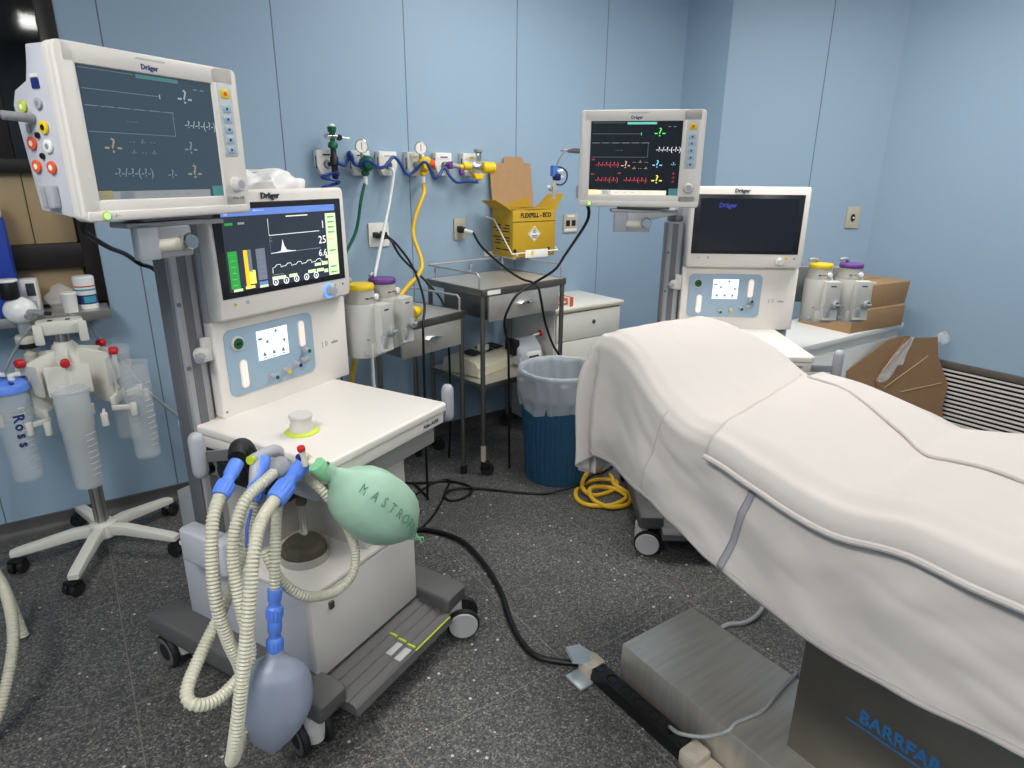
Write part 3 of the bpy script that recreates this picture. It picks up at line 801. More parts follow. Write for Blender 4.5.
def vaporizer(loc, rz, label, cap):
    t = thing('vaporizer', label, 'vaporizer', loc, rz, 'vaporizers')
    b = MB(); b.lathe([(0, 0), (.058, 0), (.061, .004), (.061, .19), (.059, .198), (0, .198)], 'vap_body', n=40)
    b.box((-.02, -.064, .0), (.058, -.02, .055), 'vap_body', .006)
    b.text('0 %', .006, (-.04, -.0615, .09), 'ink_grey') if False else None
    b.cyl((-.04, -.048, .02), (-.046, -.056, .02), .008, 'side_grey', n=14, bev=.002); b.cyl((-.03, -.053, .07), (-.031, -.056, .07), .004, 'ink_grey', n=10)
    bd = b.build('body', t)
    b = MB(); b.lathe([(0, .198), (.057, .198), (.057, .206), (.054, .21), (.049, .248), (0, .248)], 'vap_neck', n=36); b.cyl((.022, -.05, .222), (.024, -.062, .222), .0105, 'white_gloss', n=18, bev=.002)
    for k in range(9): b.box((-.03 + .006 * k, -.0565, .218), (-.027 + .006 * k, -.04, .2215), 'ink_dark') if k % 3 else None
    b.build('dial', t)
    b = MB(); b.lathe([(0, .248), (.05, .248), (.0525, .252), (.0525, .262), (.049, .267), (0, .268)], cap, n=36); b.build('cap', t)
    # slanted filler module on the front right
    b = MB(); b.prism([(-.092, .195), (-.05, .197), (-.02, .19), (-.02, .01), (-.075, .01), (-.092, .02), (-.085, .075), (-.098, .1)], .0, .068, 'vap_body', axis='x', bev=.004)
    b.box((.02, -.0935, .172), (.045, -.0915, .178), 'ink_dark')
    fm = b.build('filler', t)
    b = MB(); b.cyl((.05, -.088, .09), (.054, -.108, .093), .019, 'alu', n=22, bev=.003); b.cyl((.054, -.107, .093), (.055, -.111, .094), .013, 'chrome', n=18); b.box((.043, -.115, .088), (.067, -.109, .097), 'vap_neck', .002); b.build('filler_knob', fm)
    b = MB(); b.box((.006, -.0905, .022), (.036, -.083, .075), 'side_grey', .002); b.box((.012, -.0915, .03), (.03, -.088, .07), 'tube_clear', .001); b.build('sight_glass', fm)
    b = MB(); b.tube([(.0, .06, .15), (.0, .06, .25), (.0, .045, .275), (-.03, .02, .285), (-.05, .015, .28)], .007, 'side_grey', n=10); b.box((-.03, .05, .05), (.03, .075, .2), 'mid_grey', .006); b.build('locking_lever', t)
    return t

A1, A2 = R(26), R(-37)
M1 = (.452, 1.485); M2 = (2.015, 1.695)
def W(m, a, q):
    return (m[0] + q[0] * math.cos(a) - q[1] * math.sin(a), m[1] + q[0] * math.sin(a) + q[1] * math.cos(a), q[2])
an1 = machine(M1, A1, 'white anaesthesia machine with lit ventilator display and hanging corrugated hoses, left in the photo', True, True)
an2 = machine(M2, A2, 'white anaesthesia machine with a dark ventilator display behind the covered table', False, False)
for m, a, who in ((M1, A1, 'machine with the lit display'), (M2, A2, 'machine behind the covered table')):
    vaporizer(W(m, a, (.705, .50, .893)), a, 'grey vaporizer with yellow cap on the ' + who, 'yellow')
    vaporizer(W(m, a, (.852, .52, .893)), a, 'grey vaporizer with purple cap on the ' + who, 'purple')
mo1 = monitor((.231, 1.705, 1.613), R(32), 'large patient monitor with dim grey screen, nearest the dark window', False)
mo2 = monitor((1.79, 1.79, 1.597), R(-45), 'patient monitor with bright coloured question mark readings above the covered table', True)

# arms that carry the two patient monitors (parts of the machines' columns)
def arm(mach, p, q):
    Tm = TR(mach.location, mach.rotation_euler.z).inverted() @ Matrix.Translation(q)
    p = Vector(p) - Vector(q); L = Vector((p.x, p.y, 0)); d = L.normalized(); z = p.z
    b = MB(Tm); a = math.atan2(d.y, d.x)
    b.prism([(-.02, -.02), (-.02, .02), (L.length, .018), (L.length, -.018)], z - .05, z - .02, 'alu', axis='z', bev=.004, T=Matrix.Rotation(a, 4, 'Z'))
    b.cyl((0, 0, 0), (0, 0, z - .02), .03, 'alu', n=24, bev=.004); b.cyl((0, 0, 0), (0, 0, .025), .036, 'alu_dark', n=24, bev=.004)
    bm_ = b.build('monitor_arm', mach)
    P = p; TP = Tm @ Matrix.Translation((P.x, P.y, z)) @ Matrix.Rotation(mach.rotation_euler.z, 4, 'Z')
    b = MB(TP)
    b.box((-.05, -.04, -.085), (.05, .04, -.012), 'alu', .006); b.box((-.10, -.035, -.014), (.09, .035, -.002), 'alu', .003); b.box((-.088, -.05, -.085), (-.04, -.02, -.012), 'side_grey', .004)
    b.cyl((-.075, -.035, -.055), (.02, -.035, -.055), .015, 'bone', n=18, bev=.003); b.box((.09, -.03, -.016), (.15, .02, -.004), 'alu', .003)
    hd = b.build('swivel_head', bm_)
    b = MB(TP); b.lathe([(0, -.012), (.017, -.012), (.021, -.006), (.021, .006), (.017, .012), (0, .013)], 'chrome', Matrix.Translation((.03, -.055, -.05)) @ Matrix.Rotation(PI / 2, 4, 'X'), n=8); b.build('clamp_knob', bm_)
c1 = W(M1, A1, (.026, .535, 0)); c2 = W(M2, A2, (.026, .535, 0))
mz1 = 1.613 - .1675 - .008; mz2 = 1.597 - .1675 - .008
arm(an1, (.231 - .06 * math.sin(R(32)), 1.705 + .06 * math.cos(R(32)), mz1), (c1[0], c1[1], 1.3415))
arm(an2, (1.79 + .06 * math.sin(R(45)), 1.79 + .06 * math.cos(R(45)), mz2), (c2[0], c2[1], 1.3415))

# ------------------------------------------------------------------ breathing circuit on the left machine
def corr(name, pts, r, label, m='hose_clear', group='corrugated breathing hoses'):
    b = MB(); pitch = .0085
    b.tube(pts, r, m, n=14, step=.0021, rf=lambda s_, i: r * (.90 + .10 * math.sin(2 * PI * s_ / pitch)))
    return tag(b.build(name), label, 'breathing hose', group)
HA = [(0.204, 1.475, 0.842), (0.173, 1.427, 0.805), (0.155, 1.396, 0.726), (0.148, 1.37, 0.626), (0.158, 1.364, 0.531), (0.174, 1.36, 0.448), (0.172, 1.349, 0.364), (0.154, 1.328, 0.302), (0.131, 1.295, 0.281), (0.116, 1.254, 0.304), (0.121, 1.223, 0.364), (0.147, 1.225, 0.478), (0.178, 1.24, 0.608), (0.203, 1.263, 0.708), (0.227, 1.297, 0.778), (0.26, 1.347, 0.816), (0.313, 1.417, 0.826)]
HB = [(0.338, 1.494, 0.857), (0.309, 1.471, 0.853), (0.247, 1.43, 0.832), (0.212, 1.401, 0.785), (0.196, 1.382, 0.723), (0.192, 1.358, 0.642), (0.195, 1.337, 0.56), (0.194, 1.326, 0.5), (0.166, 1.301, 0.476), (0.107, 1.261, 0.472), (0.064, 1.251, 0.49), (0.057, 1.281, 0.508), (0.102, 1.352, 0.535), (0.168, 1.42, 0.585), (0.212, 1.455, 0.645), (0.252, 1.48, 0.725), (0.279, 1.494, 0.795)]
HF = [(0.357, 1.505, 0.834), (0.323, 1.455, 0.798), (0.3, 1.411, 0.746), (0.284, 1.381, 0.687), (0.27, 1.363, 0.615)]
HG = [(0.41, 1.525, 0.812), (0.438, 1.482, 0.777), (0.479, 1.47, 0.697), (0.506, 1.47, 0.596), (0.488, 1.45, 0.532), (0.425, 1.42, 0.518), (0.344, 1.385, 0.56), (0.30, 1.39, 0.61), (0.28, 1.40, 0.661), (0.27, 1.415, 0.702)]
corr('breathing_hose', HA, .0155, 'corrugated hose hanging in the lowest loop from the leftmost blue connector')
corr('breathing_hose', HB, .0145, 'corrugated hose looping out leftwards at mid height in front of the lit machine')
corr('breathing_hose', HF, .0135, 'short straight corrugated hose running down to the hanging clear blue bag')
corr('breathing_hose', HG, .0135, 'corrugated hose sweeping under the green bag across the absorber shelf')
def conn(p, q, r, label, m='blue_conn', two=False):
    b = MB(); p = Vector(p); q = Vector(q); L = (q - p).length
    T = Matrix.Translation(p) @ (q - p).to_track_quat('Z', 'Y').to_matrix().to_4x4()
    b.lathe([(r * .7, 0), (r * .95, 0), (r, .004), (r, L * .36), (r * .82, L * .42), (r * .82, L * .55), (r * 1.1, L * .62), (r * 1.14, L * .9), (r * 1.05, L), (r * .8, L)], m, T, n=28)
    for k in range(14):
        a = 2 * PI * k / 14
        b.box((r * 1.1 * math.cos(a) - .0015, r * 1.1 * math.sin(a) - .0015, L * .65), (r * 1.1 * math.cos(a) + .0015, r * 1.1 * math.sin(a) + .0015, L * .92), m, T=T)
    return tag(b.build('hose_connector'), label, 'hose connector', 'blue hose connectors')
conn((0.258, 1.545, 0.878), (0.2, 1.468, 0.838), .0175, 'blue connector on the black elbow at the left end of the breathing block')
conn((0.41, 1.502, 0.862), (0.305, 1.408, 0.823), .0205, 'largest blue connector, at the front below the worktop corner')
conn((0.325, 1.56, 0.868), (0.272, 1.488, 0.79), .0175, 'blue connector half hidden behind the front one')
conn((0.273, 1.366, 0.623), (0.262, 1.360, 0.545), .0165, 'upper blue connector above the hanging clear blue bag')
conn((0.263, 1.3605, 0.544), (0.253, 1.355, 0.462), .0165, 'lower blue connector in the neck of the hanging clear blue bag')
b = MB(); b.tube([(.262, 1.46, .79), (.245, 1.45, .75), (.238, 1.448, .70)], .004, 'blue_conn', n=6); tag(b.build('connector_strap'), 'thin blue strap dangling from the half hidden connector', 'strap')
# elbows
b = MB(); b.tube([(0.318, 1.655, 0.80), (0.30, 1.635, 0.872), (0.275, 1.595, 0.895), (0.262, 1.56, 0.885)], .021, 'rubber', n=16); b.lathe([(.02, 0), (.026, 0), (.026, .02), (.02, .02)], 'rubber', Matrix.Translation((.275, 1.59, .88)) @ Matrix.Rotation(R(50), 4, 'Y'), n=20)
tag(b.build('hose_elbow'), 'black elbow at the left of the breathing block', 'elbow')
b = MB(); b.tube([(0.40, 1.66, 0.79), (0.37, 1.62, 0.853), (0.335, 1.585, 0.868), (0.296, 1.552, 0.874)], .017, 'side_grey', n=16, rf=lambda s_, i: .0185 - s_ * .03); b.tube([(0.312, 1.566, 0.872), (0.298, 1.54, 0.845), (0.288, 1.522, 0.81)], .0165, 'side_grey', n=16); b.cyl((.289, 1.524, .814), (.284, 1.517, .795), .019, 'side_grey', n=20, bev=.002); b.cyl((.296, 1.552, .874), (.288, 1.545, .876), .0115, 'green_lime', n=14)
tag(b.build('hose_elbow'), 'light grey branched elbow with a pale green tip in front of the black elbow', 'elbow')
b = MB(); b.lathe([(0, -.03), (.012, -.03), (.016, -.02), (.024, -.012), (.0265, .0), (.024, .012), (.015, .02), (0, .023)], 'mid_grey', Matrix.Translation((0.347, 1.497, 0.862)) @ Matrix.Rotation(R(60), 4, 'X') @ Matrix.Rotation(R(-20), 4, 'Y'), n=24)
b.cyl((.352, 1.51, .855), (.39, 1.57, .80), .016, 'side_grey', n=18)
tag(b.build('relief_valve'), 'round grey valve knob between the blue connectors', 'valve')
b = MB(); b.tube([(.415, 1.58, .78), (.412, 1.53, .86), (.408, 1.465, .878), (.416, 1.44, .873)], .011, 'bone', n=14); b.cyl((.395, 1.452, .872), (.388, 1.448, .915), .008, 'bone', n=12); b.cyl((.388, 1.448, .913), (.386, 1.447, .925), .0095, 'red', n=14, bev=.002); b.cyl((.40, 1.458, .88), (.378, 1.452, .9), .007, 'logo_blue', n=12)
tag(b.build('bag_mount'), 'small bag mount with a red tip at the worktop corner above the green bag', 'fitting')

def bag(pa, pb, prof, m, name, label, ridge=0., squash=1., neck=None, sag=0., view=(-.25, -.95, 0.)):
    """spindle shaped breathing bag between two points; slightly flattened, with side seams"""
    pa = Vector(pa); pb = Vector(pb); ax = (pb - pa); L = ax.length; ax.normalize()
    vw = Vector(view); s1 = ax.cross(vw).normalized(); s2 = ax.cross(s1).normalized()
    b = MB(); n = 36; nu = 40
    def f(u, v):
        k = u * (len(prof) - 1); i = min(int(k), len(prof) - 2); t = k - i
        t2 = t * t * (3 - 2 * t) * .4 + t * .6
        rr = prof[i] + (prof[i + 1] - prof[i]) * t2
        a = 2 * PI * v
        wob = 1 + ridge * abs(math.cos(2 * a)) ** 14 + .012 * noise.noise(Vector((u * 4, math.cos(a) * 1.3, math.sin(a) * 1.3)))
        p = pa + ax * (L * u) + s1 * (rr * math.cos(a) * wob) + s2 * (rr * squash * math.sin(a) * wob)
        p.z -= sag * math.sin(PI * u)
        return p
    b.grid(f, nu, n, m)
    bmesh.ops.remove_doubles(b.bm, verts=b.bm.verts, dist=1e-5)
    bmesh.ops.recalc_face_normals(b.bm, faces=b.bm.faces)
    return b, pa, ax, s1, s2, L
b, pa, ax, s1, s2, L = bag((0.43, 1.42, 0.872), (0.672, 1.436, 0.582), [.016, .018, .034, .062, .082, .0915, .095, .096, .093, .085, .070, .046, .017, .006], 'bag_green', 'bag', '', ridge=.05, squash=.85, view=(-.27, -.92, -.28))
# pencilled lettering that follows the side facing out
rot = Matrix((( ax.x, -s1.x, -s2.x, 0), (ax.y, -s1.y, -s2.y, 0), (ax.z, -s1.z, -s2.z, 0), (0, 0, 0, 1)))
cand = rot.to_3x3() @ Vector((0, 0, 1))
ctr = pa + ax * L * .56
toc = (Vector((0, 0, 1.55)) - ctr).normalized()
sgn = 1 if s2.dot(toc) > 0 else -1
nrm = s2 * sgn; upv = nrm.cross(ax)
if upv.z < 0: upv = -upv
word = 'MASTRORNA'
for k, chh in enumerate(word):
    u = .24 + .60 * k / (len(word) - 1)
    kk = u * 13; i = int(kk); prf = [.016, .018, .034, .062, .082, .0915, .095, .096, .093, .085, .070, .046, .017, .006]
    rr = prf[i] + (prf[i + 1] - prf[i]) * (kk - i)
    th = R(38)
    pos = pa + ax * (L * u) + upv * (rr * math.sin(th)) + nrm * (rr * .85 * math.cos(th) * 1.012 + .004)
    N_ = (nrm * math.cos(th) + upv * math.sin(th)).normalized(); X_ = (ax - N_ * ax.dot(N_)).normalized(); Y_ = N_.cross(X_)
    rm = Matrix(((X_.x, Y_.x, N_.x, 0), (X_.y, Y_.y, N_.y, 0), (X_.z, Y_.z, N_.z, 0), (0, 0, 0, 1)))
    b.text(chh, .036, pos, 'pencil', rot=rm, ext=.0002, sx=.8)
gb = tag(b.build('breathing_bag', sharp=60), 'plump translucent green breathing bag with pencilled lettering, under the worktop corner', 'breathing bag', None)
b = MB(); b.cyl((.412, 1.426, .882), (.442, 1.427, .838), .021, 'bag_green2', r1=.0175, n=20, bev=.003); nk = b.build('neck', None, recentre=False); nk.parent = gb; nk.location = -gb.location
b = MB(); b.tube([(.680, 1.434, .585), (.690, 1.437, .581), (.696, 1.438, .572), (.690, 1.437, .563), (.681, 1.435, .567), (.680, 1.434, .578)], .0022, 'bag_green2', n=6); b.cyl((.664, 1.434, .592), (.682, 1.435, .576), .008, 'bag_green2', r1=.004, n=10); nk = b.build('hanging_loop', None, recentre=False); nk.parent = gb; nk.location = -gb.location
b, *_ = bag((0.255, 1.352, 0.475), (0.213, 1.335, 0.19), [.014, .022, .054, .073, .080, .084, .086, .0855, .082, .075, .064, .049, .028, .008], 'bag_blue', 'bag', '', ridge=.06, squash=.72)
tag(b.build('breathing_bag', sharp=60), 'clear bluish breathing bag hanging near the floor by the front caster', 'breathing bag')

# cable loops at the far left edge
b = MB(); b.tube([(-.34, 2.47, .012), (-.36, 2.5, .2), (-.365, 2.42, .32), (-.325, 2.26, .3), (-.315, 2.1, .24), (-.36, 2.0, .12), (-.42, 1.98, .02)], .0165, 'hose_clear', n=12, step=.0024, rf=lambda s_, i: .0165 * (.9 + .1 * math.sin(2 * PI * s_ / .009)))
tag(b.build('breathing_hose'), 'corrugated hose standing in a loop at the left edge of the photo', 'breathing hose', 'corrugated breathing hoses')

# ------------------------------------------------------------------ operating table and its covers
ot = thing('operating_table', 'stainless steel operating table hidden under the white sheet', 'operating table', (1.56, .45, 0))
ox, oy = 1.56, .45
b = MB(TR((-ox, -oy, 0))); b.box((1.235, -.2, .012), (1.56, 1.175, .148), 'steel_brushed', .004); b.box((1.3, 1.17, .10), (1.42, 1.179, .135), 'steel_dark', .002)
b.cyl((1.345, 1.17, .142), (1.345, 1.19, .142), .006, 'chrome', n=12); bx = b.build('base_cover', ot)
b = MB(TR((-ox, -oy, 0)))
b.box((1.325, -.12, .146), (1.60, .66, .53), 'steel_dark', .003); b.box((1.318, .6, .52), (1.33, .66, .533), 'steel') if False else None
# maker's lettering on the left side
TL = Matrix(((0, 0, -1, 1.3243 ), (-1, 0, 0, .423), (0, 1, 0, .372), (0, 0, 0, 1)))
b.text('BARRFAB', .047, (0, 0, 0), 'logo_barr', rot=TL, ext=.0006, bold=.0016, sx=.88)
b.prism([(.535, .347), (.30, .347), (.30, .342), (.535, .342)], 1.3238, 1.326, 'logo_barr', axis='x')
ped = b.build('pedestal', ot)
b = MB(TR((-ox, -oy, 0))); b.box((1.345, -.1, .53), (1.58, .64, .70), 'black', .01); b.build('bellows', ot)
b = MB(TR((-ox, -oy, 0))); b.box((1.30, -.6, .70), (1.84, 1.0, .765), 'steel_dark', .006); b.box((1.275, -.5, .74), (1.285, .95, .77), 'steel', .002); b.box((1.855, -.5, .74), (1.865, .95, .77), 'steel', .002)
b.box((1.40, .98, .75), (1.70, 1.10, .78), 'steel_dark', .004); b.build('frame', ot)

def ease(a, b_, t):
    t = max(0, min(1, (t - a) / (b_ - a))); return t * t * (3 - 2 * t)
def lerp(a, b_, t): return a + (b_ - a) * t
YH = 1.43
def top_z(y):
    z = .906
    z += .030 * ease(.60, .42, y) if y < .60 else .036 * ease(.62, .95, y)
    z += .155 * ease(1.0, 1.40, y) * (1 - 0) 
    return z
def valley(x, y): return .011 * math.exp(-((y - .60 - .12 * (x - 1.55)) / .04) ** 2)
def left_x(y): return lerp(1.245, 1.275, ease(.3, .95, y)) + .055 * ease(1.0, 1.4, y)
def right_x(y): return 1.885 - .13 * ease(1.15, 1.42, y)
def hem_l(y): return lerp(.60, .665, ease(.3, 1.3, y)) + .03 * math.sin(y * 5.2 + 1.2) - .0 * y
b = MB(TR((-ox, -oy, 0)))
# mattress in three sections below the sheet
for (ya, yb, i, n_) in ((-.6, .56, .03, 8), (.585, 1.0, .03, 6), (1.02, 1.40, .035, 6)):
    vs = []
    def mf(u, v, ya=ya, yb=yb, i=i):
        y = lerp(ya, yb, u); a = v * 2 * PI
        cx = (left_x(y) + right_x(y)) / 2; hw = (right_x(y) - left_x(y)) / 2 - i
        c_, s_ = math.cos(a), math.sin(a)
        px = hw * (abs(c_) ** .25) * (1 if c_ > 0 else -1); pz = .03 * (abs(s_) ** .4) * (1 if s_ > 0 else -1)
        return Vector((cx + px, y, top_z(y) - .058 + pz))
    b.grid(mf, n_, 40, 'rubber')
b.build('mattress', ot)

YF_ = -.62
def sheet_pt(p, q):
    """p<0 left drop, 0..1 across, >1 right drop; q 0..1 along, >1 head drop"""
    y = lerp(YF_, YH, min(q, 1)); pc = max(0, min(1, p))
    x = lerp(left_x(y), right_x(y), pc); z = top_z(y) - valley(x, y)
    wr = .004 * noise.noise(Vector((x * 7, y * 6, 1))) + .004 * noise.noise(Vector((x * 2.2, y * 3.1, 4))) + .0018 * noise.noise(Vector((x * 20, y * 14, 8)))
    wr += .004 * abs(noise.noise(Vector((x * 5 + y * 3, y * 4 - x * 2, 11)))) - .001
    side = max(-p, 0) if p < .5 else max(p - 1, 0); head = max(q - 1, 0)
    sgn = -1 if p < .5 else 1
    # round shoulders
    edge = min(pc, 1 - pc)
    if side <= 0 and head <= 0:
        d = edge * (right_x(y) - left_x(y)); dh = YH - y
        z -= .014 * (1 - ease(0, .035, d)) + .014 * (1 - ease(0, .035, dh))
        # gentle sag between the raised head plate and the back section
        return Vector((x, y, z + wr))
    f = max(side, head)
    hem = hem_l(y) if sgn < 0 else .62
    hz = lerp(.60, .56, ease(.2, .9, pc))
    th = math.atan2(head, side) if (side or head) else 0     # 0 = pure side, pi/2 = pure head
    k = th / (PI / 2)
    if side > 0 and head > 0:
        hem = lerp(hem_l(YH), .60, k) - .03 * math.sin(2 * th)
    elif head > 0:
        hem = hz
    out = .006 + .02 * ease(0, .12, f) + .035 * f * (0 if (side > 0 and head > 0) else 1)
    dirx, diry = sgn * math.cos(th), math.sin(th)
    if head <= 0: dirx, diry = sgn, 0
    if side <= 0: dirx, diry = 0, 1
    # folds
    if side > 0 and head > 0:
        fl = (.045 * math.sin(th * 7.0 - 1.1)) * f ** .8
        out += .045 * math.sin(2 * th) * ease(0, .35, f) + max(fl, -.03)
        out *= 1 - .25 * ease(.4, 1, f)
    else:
        s_ = y if head <= 0 else x
        out += (.012 * math.sin(s_ * 9 + .5) + .016 * math.sin(s_ * 15.5 + 2)) * f * (ease(.75, 1.25, y) if head <= 0 else 1.)
        out += .016 * f * noise.noise(Vector((s_ * 5 + f * 1.5, f * 2.2, 2))) + .010 * noise.noise(Vector((s_ * 8 - f * 2, f * 3.5, 6))) * ease(.1, .4, f) + .006 * abs(noise.noise(Vector((s_ * 7 + f * 4, f * 3, 16)))) * ease(.1, .4, f)
        if head <= 0 and sgn < 0:
            # soft hollow and bulge where the cloth hangs against the frame
            out += .016 * math.exp(-((y - .52) / .13) ** 2) * math.sin(f * PI) + .010 * math.exp(-((y - .40 - .1 * f) / .05) ** 2) * math.sin(f * PI)
    zz = lerp(z - .014, hem, f ** 1.02)
    return Vector((x + dirx * out, y + diry * out, zz))
b = MB()
def sf(u, v):
    p = lerp(-1, 2, u); q = lerp(0, 1.999, v) if False else (v / .72 if v < .72 else 1 + (v - .72) / .28)
    return sheet_pt(p, q)
b.grid(sf, 132, 150, 'linen') if 'linen' in M else None
mat('linen', 'C9C2BD', .75, spec=.2, sss=.04, bump=.12, bscale=900)
mat('linen_hem', 'B9B2AE', .8, spec=.2)
b.grid(sf, 150, 170, 'linen')
sh = tag(b.build('table_sheet', sharp=0, solid=.003), 'large white sheet covering the operating table and hanging down its sides', 'sheet')
def child_of(o, par):
    o.parent = par; o.location = o.location - par.location
# stitched hem and a grey tie tape on the left drop
b = MB()
b.tube([sheet_pt(-.955, q / 60) + Vector((-.0025, 0, 0)) for q in range(0, 61)], .0016, 'linen_hem', n=5, smooth=False)
o = b.build('hem_stitch'); child_of(o, sh)
b = MB()
def tie(u, v):
    p = lerp(-.22, -.98, u); y = lerp(.795, .845, u * .9) ; q = (y - YF_) / (YH - YF_)
    s_ = sheet_pt(p, q + (v - .5) * .009)
    return s_ + Vector((-.004 - .002 * math.sin(v * PI), 0, 0))
b.grid(tie, 24, 4, 'ribbon'); o = b.build('tie_tape', solid=.001, label='grey tie tape'); child_of(o, sh)
b = MB(); b.tube([sheet_pt(-f / 20, (1.10 + .002 * f - YF_) / (YH - YF_)) + Vector((-.002, 0, 0)) for f in range(1, 20)], .0018, 'linen_hem', n=5, smooth=False); o = b.build('seam'); child_of(o, sh)

# folded draw sheet on top
def draw_pt(u, v):
    # u across (0 = rolled left edge), v along from the foot to the upper edge
    yl = lerp(-.6, .925, v); yr = lerp(-.6, 1.055, v)
    uu = max(u, 0)
    y = lerp(yl, yr, uu)
    xr = lerp(1.57, 1.80, ease(.1, 1.0, v)) - .03 * math.sin(v * 3)
    x = lerp(left_x(y) - .034, xr, uu)
    z = top_z(y) + .0135 - valley(x, y) * ease(0, .15, x - left_x(y))
    d = uu * (xr - left_x(y))
    z -= .017 * (1 - ease(0, .06, d))
    z += .003 + .004 * noise.noise(Vector((x * 2.2, y * 3.1, 4))) + .003 * noise.noise(Vector((x * 6, y * 5, 9))) + .0022 * noise.noise(Vector((x * 15, y * 11, 3))) + .004 * abs(noise.noise(Vector((x * 4 + y * 5, y * 4, 21))))
    z += .010 * math.exp(-((d - .05) / .035) ** 2) * (.5 + .8 * noise.noise(Vector((y * 5, 0, 7)))) 
    z += .005 * ease(.96, 1, uu)
    if u < 0:     # turned down over the mattress edge
        f = -u
        return Vector((x - .022 * math.sin(min(f, 1) * PI * .6) - .004 - .005 * noise.noise(Vector((y * 8, 2, 2))), y, z - .05 * f))
    return Vector((x, y, z))
b = MB()
b.grid(lambda a, c: draw_pt(a * 1.12 - .12 if a > .107 else -(1 - a / .107), c), 90, 150, 'linen')
ds = tag(b.build('draw_sheet', sharp=0, solid=.004), 'smaller folded white sheet lying on top of the large one, rolled along its near edge', 'sheet')
b = MB(); b.tube([draw_pt(-1, v / 80) + Vector((-.006, 0, -.002)) for v in range(81)], .0075, 'linen', n=8, smooth=False); o = b.build('rolled_edge'); child_of(o, ds)

b = MB()
def fold_pt(u, v):
    y = lerp(-.6, 1.03, v)
    xl = lerp(1.535, 1.80, ease(.34, 1.03, y)) + .006 * math.sin(y * 9); xl = min(xl, right_x(y) - .03)
    x = lerp(xl, right_x(y) + .012, u)
    z = top_z(y) + .0255 - valley(x, y) + .004 * noise.noise(Vector((x * 2.2, y * 3.1, 4))) + .003 * noise.noise(Vector((x * 6, y * 5, 9))) + .002 * noise.noise(Vector((x * 9, y * 9, 31)))
    z -= .012 * ease(.75, 1, u)
    return Vector((x, y, z))
b.grid(fold_pt, 30, 130, 'linen'); b.tube([fold_pt(0, v / 90) + Vector((0, 0, -.002)) for v in range(91)], .0045, 'linen', n=8, smooth=False)
o = b.build('folded_flap', sharp=0, solid=.003); child_of(o, ds)

# ------------------------------------------------------------------ along the back wall
def outlet_plate(name, x, z, w, h, m, label, sockets, group=None, T0=None):
    t = thing(name, label, 'outlet', (x, YW, z) if T0 is None else T0[0], 0 if T0 is None else T0[1], group)
    b = MB(); b.prism(rrect(w, h, .006), -.011, -.0005, m, bev=.003); b.build('plate', t)
    for (sx, sz, sw, sh) in sockets:
        b = MB(); b.prism(rrect(sw, sh, .003, cx=sx, cy=sz), -.0125, -.009, 'socket_dark', bev=.001); b.build('socket', t)
    return t
p_ = outlet_plate('power_outlet', 1.398, 1.227, .115, .125, 'plate_white', 'square white power outlet with two black plugs below the gas outlets', [(-.02, 0, .032, .03), (.02, .003, .03, .03)])
p_ = outlet_plate('power_outlet', 1.893, 1.237, .075, .118, 'plate_beige', 'beige power outlet with one black plug left of the yellow sharps box', [(0, 0, .038, .034)])
p_ = outlet_plate('power_outlet', 2.71, 1.242, .115, .118, 'plate_beige', 'empty double power outlet right of the yellow sharps box', [(-.023, 0, .032, .036), (.023, 0, .032, .036)])
b = MB(); b.box((-.05, -.0125, -.052), (.05, -.01, -.034), 'plate_white', .001); b.build('cover_strip', p_)
b = MB(); b.box((-.03, -.0125, .036), (.03, -.01, .05), 'plate_white', .001); b.build('cover_strip', p_)
q_ = Vector((4.272, 2.318, 1.285))
t = thing('call_point', 'small beige wall plate with an oval black inlet beside the right corner', 'wall plate', q_, R(-45))
b = MB(); b.prism(rrect(.082, .136, .006), -.012, -.0005, 'plate_beige', bev=.003); b.build('plate', t)
b = MB(); b.lathe([(0, 0), (.016, 0), (.016, .004), (.012, .004), (.010, .001), (0, .001)], 'socket_dark', Matrix.Translation((0, -.012, 0)) @ Matrix.Rotation(PI / 2, 4, 'X') @ Matrix.Diagonal((.8, 1.5, 1, 1)), n=24); b.cyl((.004, -.016, .0), (.004, -.011, 0), .006, 'gauge_face', n=12); b.build('socket', t)

# six medical gas outlets
gas = [(1.132, 'first gas outlet from the left, with the blue coil', 'green_dark'), (1.305, 'second gas outlet, behind the green regulator', 'green_dark'), (1.452, 'third gas outlet, with the pale hose', 'side_grey'),
       (1.610, 'fourth gas outlet, behind the yellow regulator', 'yellow'), (1.775, 'fifth gas outlet, with the purple coupling', 'purple'), (1.945, 'last gas outlet on the right, behind the yellow vacuum regulator', 'yellow')]
for x, lb, kc in gas:
    t = thing('gas_outlet', 'white ' + lb, 'gas outlet', (x, YW, 1.587), 0, 'medical gas outlets')
    b = MB(); b.prism([(-.048, .058), (.048, .058), (.05, .05), (.05, -.015), (.036, -.052), (.028, -.06), (-.028, -.06), (-.036, -.052), (-.05, -.015), (-.05, .05)], -.055, -.0005, 'plate_white', bev=.006); b.box((-.0512, -.045, -.028), (-.048, -.032, .03), 'ink_dark', .001)
    b.build('housing', t)
    b = MB(); b.prism(rrect(.07, .016, .003, cx=0, cy=.035), -.058, -.053, 'label_white'); b.box((-.022, -.0588, .032), (.022, -.0578, .039), kc); b.build('name_strip', t)
    b = MB(); b.lathe([(0, 0), (.022, 0), (.022, .006), (.016, .012), (.011, .022), (0, .022)], 'chrome', TR((0, -.055, -.008), rx=PI / 2), n=20); b.build('valve', t)

